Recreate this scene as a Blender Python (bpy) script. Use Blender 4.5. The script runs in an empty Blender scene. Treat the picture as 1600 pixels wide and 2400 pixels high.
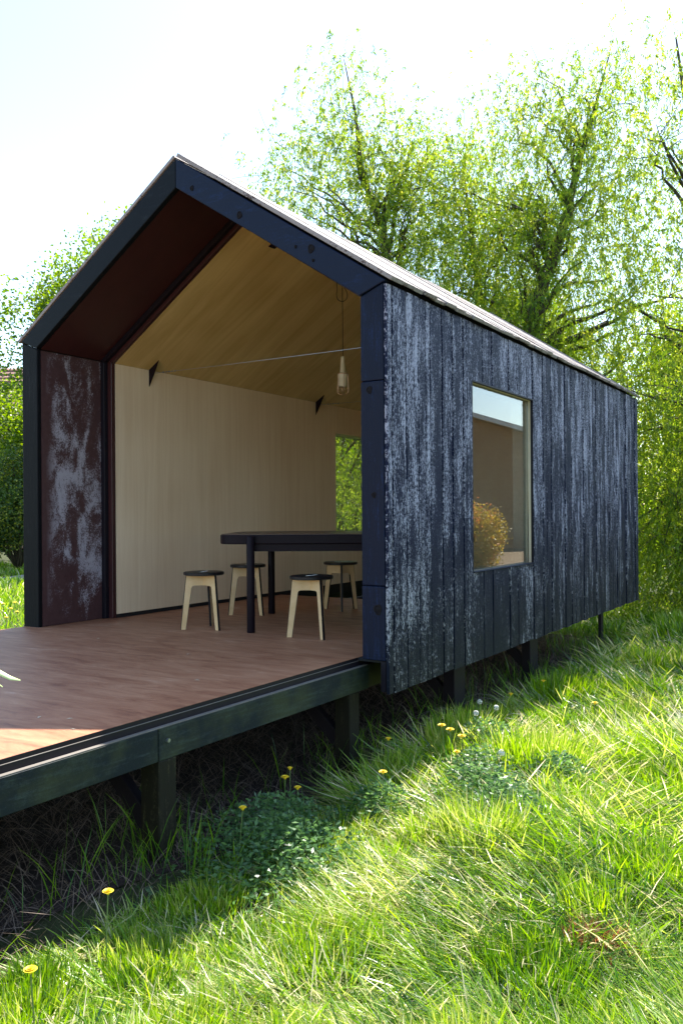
import bpy, bmesh, math, random
import numpy as np
from mathutils import Vector, Matrix

S = bpy.context.scene
COL = S.collection
rng = np.random.default_rng(7)
random.seed(7)

# ------------------------------------------------------------------ camera
cam_d = bpy.data.cameras.new('camera')
cam = bpy.data.objects.new('camera', cam_d); COL.objects.link(cam)
CAM = Vector((2.504, -4.557, 0.901))
fw = Vector((-0.52825845, 0.84908185, 0.00173898))
rt = Vector((0.84905595, 0.52825665, -0.00699316))
up = Vector((0.00685639, 0.0022177, 0.99997404))
cam.matrix_world = Matrix(((rt.x, up.x, -fw.x, CAM.x), (rt.y, up.y, -fw.y, CAM.y), (rt.z, up.z, -fw.z, CAM.z), (0, 0, 0, 1)))
cam_d.sensor_fit = 'VERTICAL'; cam_d.sensor_height = 36; cam_d.lens = 30.08
cam_d.clip_start = 0.05; cam_d.clip_end = 3000
S.camera = cam

# ------------------------------------------------------------------ world, sun, exposure
SUN_TO = Vector((-0.095, 0.755, 1.0)).normalized()
world = bpy.data.worlds.new('World'); S.world = world; world.use_nodes = True
wn = world.node_tree; wn.nodes.clear()
wo = wn.nodes.new('ShaderNodeOutputWorld'); bg = wn.nodes.new('ShaderNodeBackground')
sky = wn.nodes.new('ShaderNodeTexSky'); sky.sky_type = 'NISHITA'; sky.sun_disc = False
sky.sun_elevation = math.asin(SUN_TO.z); sky.sun_rotation = math.atan2(SUN_TO.x, SUN_TO.y)
sky.air_density = 1.2; sky.dust_density = 0.5; sky.ozone_density = 1.1
bg.inputs[1].default_value = 0.115
wn.links.new(sky.outputs[0], bg.inputs[0]); wn.links.new(bg.outputs[0], wo.inputs[0])
sun_d = bpy.data.lights.new('sun', 'SUN'); sun_d.energy = 5.0; sun_d.angle = math.radians(0.53); sun_d.color = (1, 0.95, 0.86)
sun = bpy.data.objects.new('sun', sun_d); COL.objects.link(sun)
sun.rotation_euler = (-SUN_TO).to_track_quat('-Z', 'Y').to_euler(); sun.location = (0, 20, 30)
S.view_settings.view_transform = 'Standard'; S.view_settings.look = 'None'
S.view_settings.exposure = 1.65; S.view_settings.gamma = 1.0
S.view_settings.use_curve_mapping = False
S.cycles.max_bounces = 10; S.cycles.transparent_max_bounces = 12

GZ = -0.70        # ground level (deck top is z = 0)

# ------------------------------------------------------------------ helpers
def tag(o, label=None, cat=None, group=None, kind=None):
    if label: o['label'] = label
    if cat: o['category'] = cat
    if group: o['group'] = group
    if kind: o['kind'] = kind
    return o

def empty(name, loc=(0, 0, 0), rz=0.0):
    o = bpy.data.objects.new(name, None); o.empty_display_size = 0.2
    o.location = loc; o.rotation_euler = (0, 0, rz); COL.objects.link(o); return o

class MB:
    def __init__(s): s.v = []; s.f = []
    def poly(s, pts, faces):
        b = len(s.v); s.v += [tuple(p) for p in pts]; s.f += [tuple(b + i for i in f) for f in faces]; return s
    def box(s, x0, x1, y0, y1, z0, z1):
        return s.poly([(x0,y0,z0),(x1,y0,z0),(x1,y1,z0),(x0,y1,z0),(x0,y0,z1),(x1,y0,z1),(x1,y1,z1),(x0,y1,z1)],
                      [(0,3,2,1),(4,5,6,7),(0,1,5,4),(1,2,6,5),(2,3,7,6),(3,0,4,7)])
    def prism(s, prof, a, b, axis='y'):
        """extrude a closed (u,v) outline between a and b. axis y: (u,v)=(x,z); axis z: (u,v)=(x,y); axis x: (u,v)=(y,z)"""
        def P(u, v, w):
            return (u, w, v) if axis == 'y' else ((u, v, w) if axis == 'z' else (w, u, v))
        n = len(prof)
        pts = [P(u, v, a) for u, v in prof] + [P(u, v, b) for u, v in prof]
        fs = [tuple(range(n)), tuple(range(2*n-1, n-1, -1))] + [(i, i+n, (i+1) % n + n, (i+1) % n) for i in range(n)]
        return s.poly(pts, fs)
    def tube(s, path, radii, n=6, cap=True):
        path = [Vector(p) for p in path]
        if not hasattr(radii, '__len__'): radii = [radii]*len(path)
        b = len(s.v); ref = Vector((0.3, 0.5, 0.81))
        for i, p in enumerate(path):
            t = (path[min(i+1, len(path)-1)] - path[max(i-1, 0)])
            t = t.normalized() if t.length > 1e-9 else Vector((0, 0, 1))
            a = t.cross(ref)
            if a.length < 1e-3: a = t.cross(Vector((1, 0, 0)))
            a.normalize(); c = t.cross(a)
            for k in range(n):
                q = 2*math.pi*k/n
                w = p + (a*math.cos(q) + c*math.sin(q))*radii[i]; s.v.append((w.x, w.y, w.z))
        for i in range(len(path)-1):
            for k in range(n):
                s.f.append((b+i*n+k, b+i*n+(k+1) % n, b+(i+1)*n+(k+1) % n, b+(i+1)*n+k))
        if cap:
            s.f.append(tuple(b+k for k in reversed(range(n)))); s.f.append(tuple(b+(len(path)-1)*n+k for k in range(n)))
        return s
    def lathe(s, prof, n=24, c=(0, 0, 0)):
        b = len(s.v)
        for r, z in prof:
            for k in range(n):
                q = 2*math.pi*k/n; s.v.append((c[0]+r*math.cos(q), c[1]+r*math.sin(q), c[2]+z))
        for i in range(len(prof)-1):
            for k in range(n):
                s.f.append((b+i*n+k, b+i*n+(k+1) % n, b+(i+1)*n+(k+1) % n, b+(i+1)*n+k))
        s.f.append(tuple(b+k for k in reversed(range(n)))); s.f.append(tuple(b+(len(prof)-1)*n+k for k in range(n)))
        return s
    def build(s, name, mat, parent=None, bevel=0, smooth=False, seg=1):
        me = bpy.data.meshes.new(name); me.from_pydata(s.v, [], s.f)
        bm = bmesh.new(); bm.from_mesh(me); bmesh.ops.recalc_face_normals(bm, faces=bm.faces); bm.to_mesh(me); bm.free()
        if smooth: me.shade_smooth()
        me.materials.append(mat)
        o = bpy.data.objects.new(name, me); COL.objects.link(o)
        if parent: o.parent = parent
        if bevel:
            m = o.modifiers.new('bevel', 'BEVEL'); m.width = bevel; m.segments = seg; m.limit_method = 'ANGLE'; m.angle_limit = 0.6
        return o

def big_mesh(name, verts, faces, mat, parent=None, tint=None, smooth=False):
    """verts (N,3), faces (M,k) numpy arrays"""
    me = bpy.data.meshes.new(name); k = faces.shape[1]
    me.vertices.add(len(verts)); me.vertices.foreach_set('co', verts.astype(np.float32).ravel())
    me.loops.add(faces.size); me.loops.foreach_set('vertex_index', faces.astype(np.int32).ravel())
    me.polygons.add(len(faces)); me.polygons.foreach_set('loop_start', np.arange(0, faces.size, k, dtype=np.int32))
    me.polygons.foreach_set('loop_total', np.full(len(faces), k, dtype=np.int32))
    if tint is not None:
        a = me.attributes.new('tint', 'FLOAT', 'FACE'); a.data.foreach_set('value', tint.astype(np.float32))
    me.update(calc_edges=True)
    if smooth: me.shade_smooth()
    me.materials.append(mat)
    o = bpy.data.objects.new(name, me); COL.objects.link(o)
    if parent: o.parent = parent
    return o

# ------------------------------------------------------------------ materials
class NT:
    def __init__(s, name):
        s.m = bpy.data.materials.new(name); s.m.use_nodes = True; s.t = s.m.node_tree; s.t.nodes.clear()
        s.out = s.n('ShaderNodeOutputMaterial')
    def n(s, t, **kw):
        nd = s.t.nodes.new(t)
        for k, v in kw.items(): setattr(nd, k, v)
        return nd
    def l(s, a, b): s.t.links.new(a, b)
    def val(s, x, inp):
        if isinstance(x, (int, float)): inp.default_value = x
        elif isinstance(x, tuple): inp.default_value = x if len(x) == 4 or len(inp.default_value) == 3 else (*x, 1)
        else: s.l(x, inp)
    def coord(s, scale=(1, 1, 1), rand=0.0, kind='Object', rot=(0, 0, 0)):
        tc = s.n('ShaderNodeTexCoord'); mp = s.n('ShaderNodeMapping')
        mp.inputs['Scale'].default_value = scale; mp.inputs['Rotation'].default_value = rot
        v = tc.outputs[kind]
        if rand:
            oi = s.n('ShaderNodeObjectInfo'); mm = s.n('ShaderNodeMath', operation='MULTIPLY'); mm.inputs[1].default_value = rand
            s.l(oi.outputs['Random'], mm.inputs[0]); s.l(mm.outputs[0], mp.inputs['Location'])
        s.l(v, mp.inputs['Vector']); return mp.outputs[0]
    def noise(s, vec, scale, detail=4, rough=0.55, dist=0.0):
        x = s.n('ShaderNodeTexNoise'); x.inputs['Scale'].default_value = scale; x.inputs['Detail'].default_value = detail
        x.inputs['Roughness'].default_value = rough; x.inputs['Distortion'].default_value = dist
        s.l(vec, x.inputs['Vector']); return x.outputs['Fac']
    def math(s, op, a, b=0.0, c=None):
        x = s.n('ShaderNodeMath', operation=op); s.val(a, x.inputs[0]); s.val(b, x.inputs[1])
        if c is not None: s.val(c, x.inputs[2])
        return x.outputs[0]
    def ramp(s, fac, stops):
        x = s.n('ShaderNodeValToRGB'); e = x.color_ramp.elements
        while len(e) < len(stops): e.new(0.5)
        for i, (p, c) in enumerate(stops):
            e[i].position = p; e[i].color = (*c, 1) if isinstance(c, tuple) else (c, c, c, 1)
        s.val(fac, x.inputs[0]); return x.outputs[0]
    def mix(s, fac, a, b):
        x = s.n('ShaderNodeMix', data_type='RGBA'); s.val(fac, x.inputs[0]); s.val(a, x.inputs[6]); s.val(b, x.inputs[7]); return x.outputs[2]
    def bump(s, h, strength=0.4, dist=0.01):
        x = s.n('ShaderNodeBump'); x.inputs['Strength'].default_value = strength; x.inputs['Distance'].default_value = dist
        s.l(h, x.inputs['Height']); return x.outputs[0]
    def bsdf(s, col, rough=0.6, nrm=None, spec=0.5, metal=0.0):
        p = s.n('ShaderNodeBsdfPrincipled'); s.val(col, p.inputs['Base Color']); s.val(rough, p.inputs['Roughness'])
        p.inputs['Specular IOR Level'].default_value = spec; p.inputs['Metallic'].default_value = metal
        if nrm is not None: s.l(nrm, p.inputs['Normal'])
        return p.outputs[0]
    def done(s, sh): s.l(sh, s.out.inputs['Surface']); return s.m

def charred_planks(name, stretch, worn, rand=37.0, dark=(0.002, 0.005, 0.021), light=(0.42, 0.42, 0.52), moss=True, lo=0.50, rough=0.5):
    """stretch: scale per axis across/along the grain"""
    t = NT(name)
    c = t.coord(stretch, rand)
    oi = t.n('ShaderNodeObjectInfo')
    big = t.noise(c, 1.3, 3, 0.5)
    strk = t.noise(c, 6.0, 6, 0.75)
    c2 = t.coord(tuple(a*3.2 for a in stretch), rand)
    fine = t.noise(c2, 9.0, 5, 0.8)
    c3 = t.coord(tuple(0.42 if a < 1 else 1.0 for a in stretch), rand*0.7)
    speck = t.noise(c3, 110, 2, 0.85)
    r = t.math('MULTIPLY', oi.outputs['Random'], 0.09)
    blot = t.noise(t.coord((1, 2.2, 0.8), rand*1.3), 3.2, 3, 0.6)
    m = t.math('ADD', t.math('MULTIPLY', big, 0.24), t.math('MULTIPLY', strk, 0.42))
    m = t.math('ADD', m, t.math('MULTIPLY', fine, 0.50))
    m = t.math('ADD', m, t.math('MULTIPLY', blot, 0.50))
    m = t.math('ADD', m, t.math('MULTIPLY', speck, 0.85))
    m = t.math('ADD', m, r)
    m = t.math('ADD', m, worn)
    if moss:
        sq = t.n('ShaderNodeSeparateXYZ'); tq = t.n('ShaderNodeTexCoord'); t.l(tq.outputs['Object'], sq.inputs[0])
        lq = t.n('ShaderNodeMapRange'); lq.inputs['From Min'].default_value = 1.5; lq.inputs['From Max'].default_value = -0.2
        lq.inputs['To Min'].default_value = 0.03; lq.inputs['To Max'].default_value = -0.07; t.l(sq.outputs[2], lq.inputs['Value']); m = t.math('ADD', m, lq.outputs[0])
    mask = t.ramp(m, [(lo+0.49, 0.0), (lo+0.535, 0.25), (min(0.995, lo+0.66), 1.0)]) if False else t.n('ShaderNodeMapRange')
    mask.inputs['From Min'].default_value = 1.268; mask.inputs['From Max'].default_value = 1.385
    mask.interpolation_type = 'SMOOTHSTEP'; t.l(m, mask.inputs['Value']); mask = mask.outputs[0]
    dcol = t.mix(t.math('MULTIPLY', strk, 1.0), dark, tuple(a*2.2 for a in dark))
    col = t.mix(mask, dcol, light)
    if moss:
        sp = t.n('ShaderNodeSeparateXYZ'); tc = t.n('ShaderNodeTexCoord'); t.l(tc.outputs['Object'], sp.inputs[0])
        low = t.n('ShaderNodeMapRange'); low.inputs['From Min'].default_value = 0.9; low.inputs['From Max'].default_value = -0.25
        t.l(sp.outputs[2], low.inputs['Value'])
        f = t.math('MULTIPLY', low.outputs[0], 0.65)
        col = t.mix(f, col, t.mix(mask, (0.012, 0.014, 0.012), (0.25, 0.26, 0.22)))
    h = t.math('ADD', t.math('MULTIPLY', fine, 0.5), t.math('ADD', strk, t.math('MULTIPLY', speck, 0.3)))
    rg = t.math('ADD', t.math('MULTIPLY', mask, 0.3), rough)
    return t.done(t.bsdf(col, rg, t.bump(h, 0.7, 0.007), 0.14))

def timber(name, stretch, dark, light, amt=0.5, rough=0.5, rand=13.0, green=0.0, spec=0.5, bump=0.35):
    t = NT(name)
    c = t.coord(stretch, rand); g = t.noise(c, 5, 6, 0.7, 0.3)
    c3 = t.coord((1, 1, 1), rand); b = t.noise(c3, 3.0, 4, 0.6); s_ = t.noise(c3, 70, 3, 0.8)
    f = t.math('ADD', t.math('MULTIPLY', g, 0.7), t.math('MULTIPLY', s_, 0.35))
    f = t.math('ADD', f, t.math('MULTIPLY', b, 0.3))
    mr = t.n('ShaderNodeMapRange'); mr.inputs['From Min'].default_value = 0.98-amt*0.5; mr.inputs['From Max'].default_value = 1.02
    t.l(f, mr.inputs['Value'])
    col = t.mix(mr.outputs[0], dark, light)
    if green: col = t.mix(t.math('MULTIPLY', t.ramp(b, [(0.45, 0.0), (0.65, 1.0)]), green), col, (0.05, 0.06, 0.02))
    return t.done(t.bsdf(col, rough, t.bump(f, bump, 0.006), spec))

def ply(name, stretch, a, b, rough=0.5):
    t = NT(name)
    c = t.coord(stretch, 5.0); g = t.noise(c, 2.2, 5, 0.62, 0.8); g2 = t.noise(t.coord(tuple(x*6 for x in stretch), 5.0), 5, 3, 0.6)
    br = t.noise(t.coord((1, 1, 1), 3.0), 0.9, 2)
    f = t.math('ADD', t.math('MULTIPLY', g, 0.55), t.math('MULTIPLY', g2, 0.10)); f = t.math('ADD', f, t.math('MULTIPLY', br, 0.50))
    col = t.mix(t.ramp(f, [(0.42, 0.0), (0.75, 1.0)]), a, b)
    return t.done(t.bsdf(col, rough, t.bump(g2, 0.05, 0.002), 0.35))

def flat(name, col, rough=0.5, spec=0.5, metal=0.0, var=0.25, scale=30):
    t = NT(name); nz = t.noise(t.coord((1, 1, 1), 9.0), scale, 4, 0.6)
    c = t.mix(nz, tuple(x*(1-var) for x in col), tuple(min(1, x*(1+var)) for x in col))
    return t.done(t.bsdf(c, rough, t.bump(nz, 0.12, 0.003), spec, metal))

M = {}
M['plank'] = charred_planks('charred_wall_board', (1, 11, 0.9), -0.06)
M['roof'] = charred_planks('weathered_roof_board', (0.8, 11, 0.8), 0.10, light=(0.33, 0.29, 0.28), dark=(0.06, 0.040, 0.036), moss=False, rough=0.42)
M['post'] = timber('charred_post', (9, 9, 0.9), (0.001, 0.005, 0.022), (0.012, 0.036, 0.13), 0.55, 0.55, bump=0.9, spec=0.22)
M['rafter'] = timber('charred_rafter', (1.2, 6, 6), (0.001, 0.006, 0.026), (0.010, 0.034, 0.13), 0.5, 0.5, spec=0.22, bump=0.6)
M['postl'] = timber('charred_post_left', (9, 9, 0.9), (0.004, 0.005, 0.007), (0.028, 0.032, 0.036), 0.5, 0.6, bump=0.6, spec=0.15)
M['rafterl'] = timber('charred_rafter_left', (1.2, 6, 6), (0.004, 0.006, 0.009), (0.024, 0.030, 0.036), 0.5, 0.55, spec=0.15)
M['knot'] = flat('charred_knot', (0.012, 0.010, 0.012), 0.7, 0.12, var=0.5, scale=60)
M['beam'] = timber('weathered_deck_beam', (9, 0.7, 9), (0.005, 0.011, 0.015), (0.050, 0.078, 0.088), 0.6, 0.6, green=0.5, spec=0.25)
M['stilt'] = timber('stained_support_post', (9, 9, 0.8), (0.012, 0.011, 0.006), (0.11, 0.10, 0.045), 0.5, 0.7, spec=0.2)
M['ledge'] = timber('pale_lit_top', (9, 0.7, 9), (0.16, 0.14, 0.12), (0.36, 0.33, 0.29), 0.6, 0.6)  # pale tone puts the light on beam and trim tops into the colour
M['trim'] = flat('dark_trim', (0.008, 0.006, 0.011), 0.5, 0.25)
M['black'] = flat('black_membrane', (0.008, 0.008, 0.010), 0.7)
M['wallply'] = ply('birch_wall_ply', (1, 9, 0.35), (0.76, 0.57, 0.37), (0.90, 0.73, 0.52))
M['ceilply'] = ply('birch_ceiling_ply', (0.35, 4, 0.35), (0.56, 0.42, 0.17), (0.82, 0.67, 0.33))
M['steel'] = flat('galvanised_cable', (0.35, 0.36, 0.38), 0.35, metal=0.8)
M['cream'] = flat('cream_lamp_enamel', (0.66, 0.60, 0.44), 0.35, var=0.08)
M['cord'] = flat('black_flex', (0.012, 0.012, 0.012), 0.5)
M['cage'] = flat('copper_cage_wire', (0.50, 0.30, 0.18), 0.35, metal=0.6)
M['legwood'] = ply('stool_birch', (3, 3, 3), (0.66, 0.45, 0.22), (0.84, 0.62, 0.36), 0.45)
M['blackpaint'] = flat('black_paint', (0.008, 0.008, 0.011), 0.4, 0.3)
M['tableblack'] = flat('table_black_lacquer', (0.010, 0.006, 0.010), 0.45, 0.12)
M['tabletop'] = flat('table_top_brown', (0.10, 0.060, 0.045), 0.38, scale=9)
M['white'] = flat('white_print', (0.75, 0.75, 0.72), 0.5, var=0.05)
M['jamb'] = ply('window_oak', (2, 2, 2), (0.52, 0.42, 0.30), (0.68, 0.57, 0.43))

# film-faced floor board
t = NT('brown_deck_sheet')
c1 = t.coord((1.2, 5, 1)); n1 = t.noise(c1, 2.5, 6, 0.7, 0.6); n2 = t.noise(t.coord((4, 16, 1)), 6, 4, 0.75); n3 = t.noise(t.coord(), 0.9, 3)
f = t.math('ADD', t.math('MULTIPLY', n1, 0.55), t.math('MULTIPLY', n2, 0.16)); f = t.math('ADD', f, t.math('MULTIPLY', n3, 0.31))
col = t.ramp(f, [(0.33, (0.14, 0.042, 0.026)), (0.45, (0.35, 0.140, 0.070)), (0.58, (0.48, 0.225, 0.12)), (0.70, (0.62, 0.42, 0.31))])
rg = t.math('ADD', t.math('MULTIPLY', n2, 0.35), 0.32)
M['floor'] = t.done(t.bsdf(col, rg, t.bump(n2, 0.25, 0.003), 0.28))

# dark brown soffit sheet and the patinated side sheet
t = NT('brown_soffit_sheet'); n1 = t.noise(t.coord((1, 3, 1)), 3, 5, 0.65); sc = t.noise(t.coord((14, 40, 14), rot=(0, 0, 0.6)), 3, 2)
col = t.mix(n1, (0.030, 0.008, 0.010), (0.060, 0.018, 0.018))
M['soffit'] = t.done(t.bsdf(col, 0.42, None, 0.5))
t = NT('patinated_side_sheet')
tc = t.n('ShaderNodeTexCoord'); sp = t.n('ShaderNodeSeparateXYZ'); t.l(tc.outputs['Object'], sp.inputs[0])
blot = t.noise(t.coord((1, 2.6, 1.2)), 2.4, 5, 0.6, 0.5); grain = t.noise(t.coord((1, 1.3, 0.8)), 90, 3, 0.9); med = t.noise(t.coord(), 22, 4, 0.7)
zc = t.ramp(t.math('MULTIPLY', sp.outputs[2], 0.4), [(0.0, 0.05), (0.30, 0.65), (0.50, 1.0), (0.66, 0.45), (0.74, 0.62), (0.9, 0.35)])
ye = t.n('ShaderNodeMapRange'); ye.inputs['From Min'].default_value = 0.08; ye.inputs['From Max'].default_value = 0.2; t.l(sp.outputs[1], ye.inputs['Value'])
m = t.math('ADD', t.math('MULTIPLY', blot, 0.95), t.math('MULTIPLY', grain, 0.60)); m = t.math('ADD', m, t.math('MULTIPLY', med, 0.22))
m = t.math('ADD', m, t.math('MULTIPLY', zc, 0.20))
mr = t.n('ShaderNodeMapRange'); mr.inputs['From Min'].default_value = 0.99; mr.inputs['From Max'].default_value = 1.11; t.l(m, mr.inputs['Value'])
mask = t.math('MULTIPLY', mr.outputs[0], ye.outputs[0])
col = t.mix(mask, t.mix(med, (0.040, 0.014, 0.018), (0.10, 0.050, 0.050)), (0.38, 0.36, 0.41))
M['patina'] = t.done(t.bsdf(col, 0.5, t.bump(grain, 0.1, 0.002), 0.45))

# glass: strongly reflecting double glazing
t = NT('window_glass')
gl = t.n('ShaderNodeBsdfGlossy'); gl.inputs['Roughness'].default_value = 0.0; gl.inputs['Color'].default_value = (0.95, 0.97, 1, 1)
tr = t.n('ShaderNodeBsdfTransparent'); tr.inputs['Color'].default_value = (0.70, 0.74, 0.72, 1)
ge = t.n('ShaderNodeNewGeometry'); dp = t.n('ShaderNodeVectorMath', operation='DOT_PRODUCT'); t.l(ge.outputs['Incoming'], dp.inputs[0]); t.l(ge.outputs['Normal'], dp.inputs[1])
cs_ = t.math('ABSOLUTE', dp.outputs['Value']); fr_ = t.math('MULTIPLY_ADD', t.math('POWER', t.math('SUBTRACT', 1.0, cs_), 5.0), 0.84, 0.13)
mx = t.n('ShaderNodeMixShader'); t.l(fr_, mx.inputs[0]); t.l(tr.outputs[0], mx.inputs[1]); t.l(gl.outputs[0], mx.inputs[2])
M['glass'] = t.done(mx.outputs[0])

def leaf_mat(name, stops, trans=0.45, rough=0.4, spec=0.5, tcol=None):
    t = NT(name)
    at = t.n('ShaderNodeAttribute', attribute_name='tint')
    col = t.ramp(at.outputs['Fac'], stops)
    p = t.bsdf(col, rough, None, spec)
    hs = t.n('ShaderNodeHueSaturation'); hs.inputs['Hue'].default_value = 0.478; hs.inputs['Saturation'].default_value = 1.12; hs.inputs['Value'].default_value = 2.1
    t.l(col, hs.inputs['Color'])
    tl = t.n('ShaderNodeBsdfTranslucent'); t.l(hs.outputs[0], tl.inputs['Color'])
    mx = t.n('ShaderNodeMixShader'); mx.inputs[0].default_value = trans; t.l(p, mx.inputs[1]); t.l(tl.outputs[0], mx.inputs[2])
    return t.done(mx.outputs[0])
M['grass'] = leaf_mat('meadow_grass_blade', [(0.0, (0.010, 0.050, 0.012)), (0.35, (0.078, 0.195, 0.011)), (0.70, (0.19, 0.34, 0.016)), (0.86, (0.40, 0.42, 0.14)), (1.0, (0.66, 0.58, 0.42))], 0.40, 0.32, 0.5)
M['weed'] = leaf_mat('weed_leaf', [(0.0, (0.03, 0.085, 0.025)), (1.0, (0.12, 0.23, 0.08))], 0.35, 0.4)
M['willow'] = leaf_mat('willow_leaf', [(0.0, (0.050, 0.13, 0.020)), (0.5, (0.15, 0.245, 0.028)), (1.0, (0.33, 0.37, 0.07))], 0.58, 0.38)
M['broad'] = leaf_mat('broad_leaf', [(0.0, (0.04, 0.10, 0.012)), (1.0, (0.15, 0.24, 0.02))], 0.5, 0.45)
M['darkleaf'] = leaf_mat('dark_shrub_leaf', [(0.0, (0.025, 0.06, 0.015)), (0.7, (0.07, 0.13, 0.02)), (1.0, (0.28, 0.30, 0.04))], 0.4, 0.5)
M['orange'] = leaf_mat('orange_shrub_leaf', [(0.0, (0.22, 0.19, 0.03)), (0.7, (0.44, 0.36, 0.08)), (1.0, (0.55, 0.26, 0.10))], 0.35, 0.5)
M['straw'] = leaf_mat('dry_straw', [(0.0, (0.05, 0.032, 0.024)), (1.0, (0.24, 0.17, 0.12))], 0.1, 0.6)
M['rust'] = leaf_mat('dead_clump', [(0.0, (0.16, 0.07, 0.03)), (1.0, (0.42, 0.20, 0.10))], 0.2, 0.6)
M['petal'] = flat('dandelion_yellow', (0.85, 0.62, 0.02), 0.6, var=0.12)
M['stem'] = flat('stem_green', (0.12, 0.18, 0.05), 0.5)
M['fluff'] = flat('seed_fluff', (0.62, 0.62, 0.58), 0.8, var=0.1)
M['bark'] = timber('willow_bark', (5, 5, 0.8), (0.040, 0.032, 0.020), (0.16, 0.14, 0.09), 0.7, 0.8)
M['fresh'] = flat('pale_green_blade', (0.62, 0.72, 0.34), 0.4, var=0.1)

# ground
t = NT('meadow_ground'); n1 = t.noise(t.coord(), 1.2, 5, 0.6); n2 = t.noise(t.coord(), 25, 5, 0.7)
col = t.mix(n1, (0.018, 0.035, 0.010), (0.055, 0.075, 0.020)); col = t.mix(t.math('MULTIPLY', n2, 0.6), col, (0.07, 0.055, 0.03))
M['ground'] = t.done(t.bsdf(col, 0.9, t.bump(n2, 0.8, 0.04), 0.2))
t = NT('bare_soil'); n2 = t.noise(t.coord(), 14, 6, 0.75)
M['soil'] = t.done(t.bsdf(t.mix(n2, (0.022, 0.016, 0.014), (0.070, 0.050, 0.040)), 0.95, t.bump(n2, 0.9, 0.03), 0.15))
t = NT('leaf_litter_ground'); n2 = t.noise(t.coord(), 9, 6, 0.8)
M['litter'] = t.done(t.bsdf(t.mix(n2, (0.10, 0.065, 0.035), (0.30, 0.22, 0.14)), 0.95, t.bump(n2, 0.9, 0.03), 0.15))
t = NT('gravel_path'); n2 = t.noise(t.coord(), 20, 6, 0.8); n3 = t.noise(t.coord(), 1.0, 3)
M['gravel'] = t.done(t.bsdf(t.mix(n2, (0.24, 0.20, 0.16), (0.46, 0.41, 0.35)), 0.95, t.bump(n2, 0.7, 0.02), 0.2))
# brick wall (seen only from 35 m, in the window's reflection)
t = NT('brown_brick')
bk = t.n('ShaderNodeTexBrick'); t.l(t.coord((1, 1, 1)), bk.inputs['Vector']); bk.inputs['Scale'].default_value = 1
bk.inputs['Color1'].default_value = (0.26, 0.14, 0.075, 1); bk.inputs['Color2'].default_value = (0.34, 0.20, 0.11, 1); bk.inputs['Mortar'].default_value = (0.36, 0.30, 0.24, 1)
bk.inputs['Brick Width'].default_value = 0.22; bk.inputs['Row Height'].default_value = 0.075; bk.inputs['Mortar Size'].default_value = 0.006
M['brick'] = t.done(t.bsdf(bk.outputs['Color'], 0.85, t.bump(bk.outputs['Fac'], -0.3, 0.01), 0.2))
M['fascia'] = flat('pale_fascia', (0.62, 0.60, 0.56), 0.6)
t = NT('red_roof_tile'); w = t.n('ShaderNodeTexWave'); w.inputs['Scale'].default_value = 1.0; t.l(t.coord((1, 1, 3)), w.inputs['Vector'])
M['tile'] = t.done(t.bsdf(t.mix(t.noise(t.coord(), 6, 3), (0.20, 0.09, 0.07), (0.34, 0.18, 0.14)), 0.8))

# ================================================================== SETTING: ground
def gz(x, y):
    return (0.035*np.sin(x*1.3+0.4)*np.cos(y*0.9) + 0.03*np.sin(x*2.7+y*1.9) + 0.02*np.sin(y*3.1-x*1.1))
def sheet(name, x0, x1, y0, y1, nx, ny, z, mat, amp=1.0, edge=None):
    X, Y = np.meshgrid(np.linspace(x0, x1, nx), np.linspace(y0, y1, ny)); Z = z + gz(X, Y)*amp
    V = np.stack([X.ravel(), Y.ravel(), Z.ravel()], 1)
    i = np.arange((ny-1)*(nx-1)); a = (i//(nx-1))*nx + i % (nx-1)
    F = np.stack([a, a+1, a+nx+1, a+nx], 1)
    return tag(big_mesh(name, V, F, mat, smooth=True), kind='structure')
sheet('meadow', -900, 900, -900, 900, 2, 2, GZ-0.06, M['ground'], 0)
sheet('near_meadow', -30, 16, -8, 26, 185, 137, GZ, M['ground'])
# soil and dead straw under the pavilion, 15 mm above the meadow sheet
def patch(name, pts_fn, mat, z, n=48, rings=14):
    c, rx, ry, wob = pts_fn
    V = [(c[0], c[1], 0)]; F = []
    for r in range(1, rings+1):
        for k in range(n):
            q = 2*math.pi*k/n; w = 1 + wob*math.sin(3*q+1)+wob*0.6*math.sin(7*q+2)
            V.append((c[0]+rx*w*math.cos(q)*r/rings, c[1]+ry*w*math.sin(q)*r/rings, 0))
    V = np.array(V); V[:, 2] = z + gz(V[:, 0], V[:, 1])
    F4 = []
    for r in range(rings-1):
        for k in range(n):
            F4.append((1+r*n+k, 1+r*n+(k+1) % n, 1+(r+1)*n+(k+1) % n, 1+(r+1)*n+k))
    for k in range(0, n): F4.append((0, 1+k, 1+(k+1) % n, 1+(k+1) % n))
    F4 = [f for f in F4]
    me = bpy.data.meshes.new(name)
    me.from_pydata([tuple(v) for v in V], [], [tuple(dict.fromkeys(f)) for f in F4]); me.materials.append(mat); me.shade_smooth()
    o = bpy.data.objects.new(name, me); COL.objects.link(o); return tag(o, kind='structure')
patch('soil_under_deck', ((-1.75, 0.6), 1.9, 5.6, 0.05), M['soil'], GZ+0.015)
patch('gravel_path', ((-15.6, 9.4), 1.2, 16.0, 0.08), M['gravel'], GZ+0.02)
patch('leaf_litter', ((9.5, 24.5), 7.5, 9.5, 0.08), M['litter'], GZ+0.02)

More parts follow.
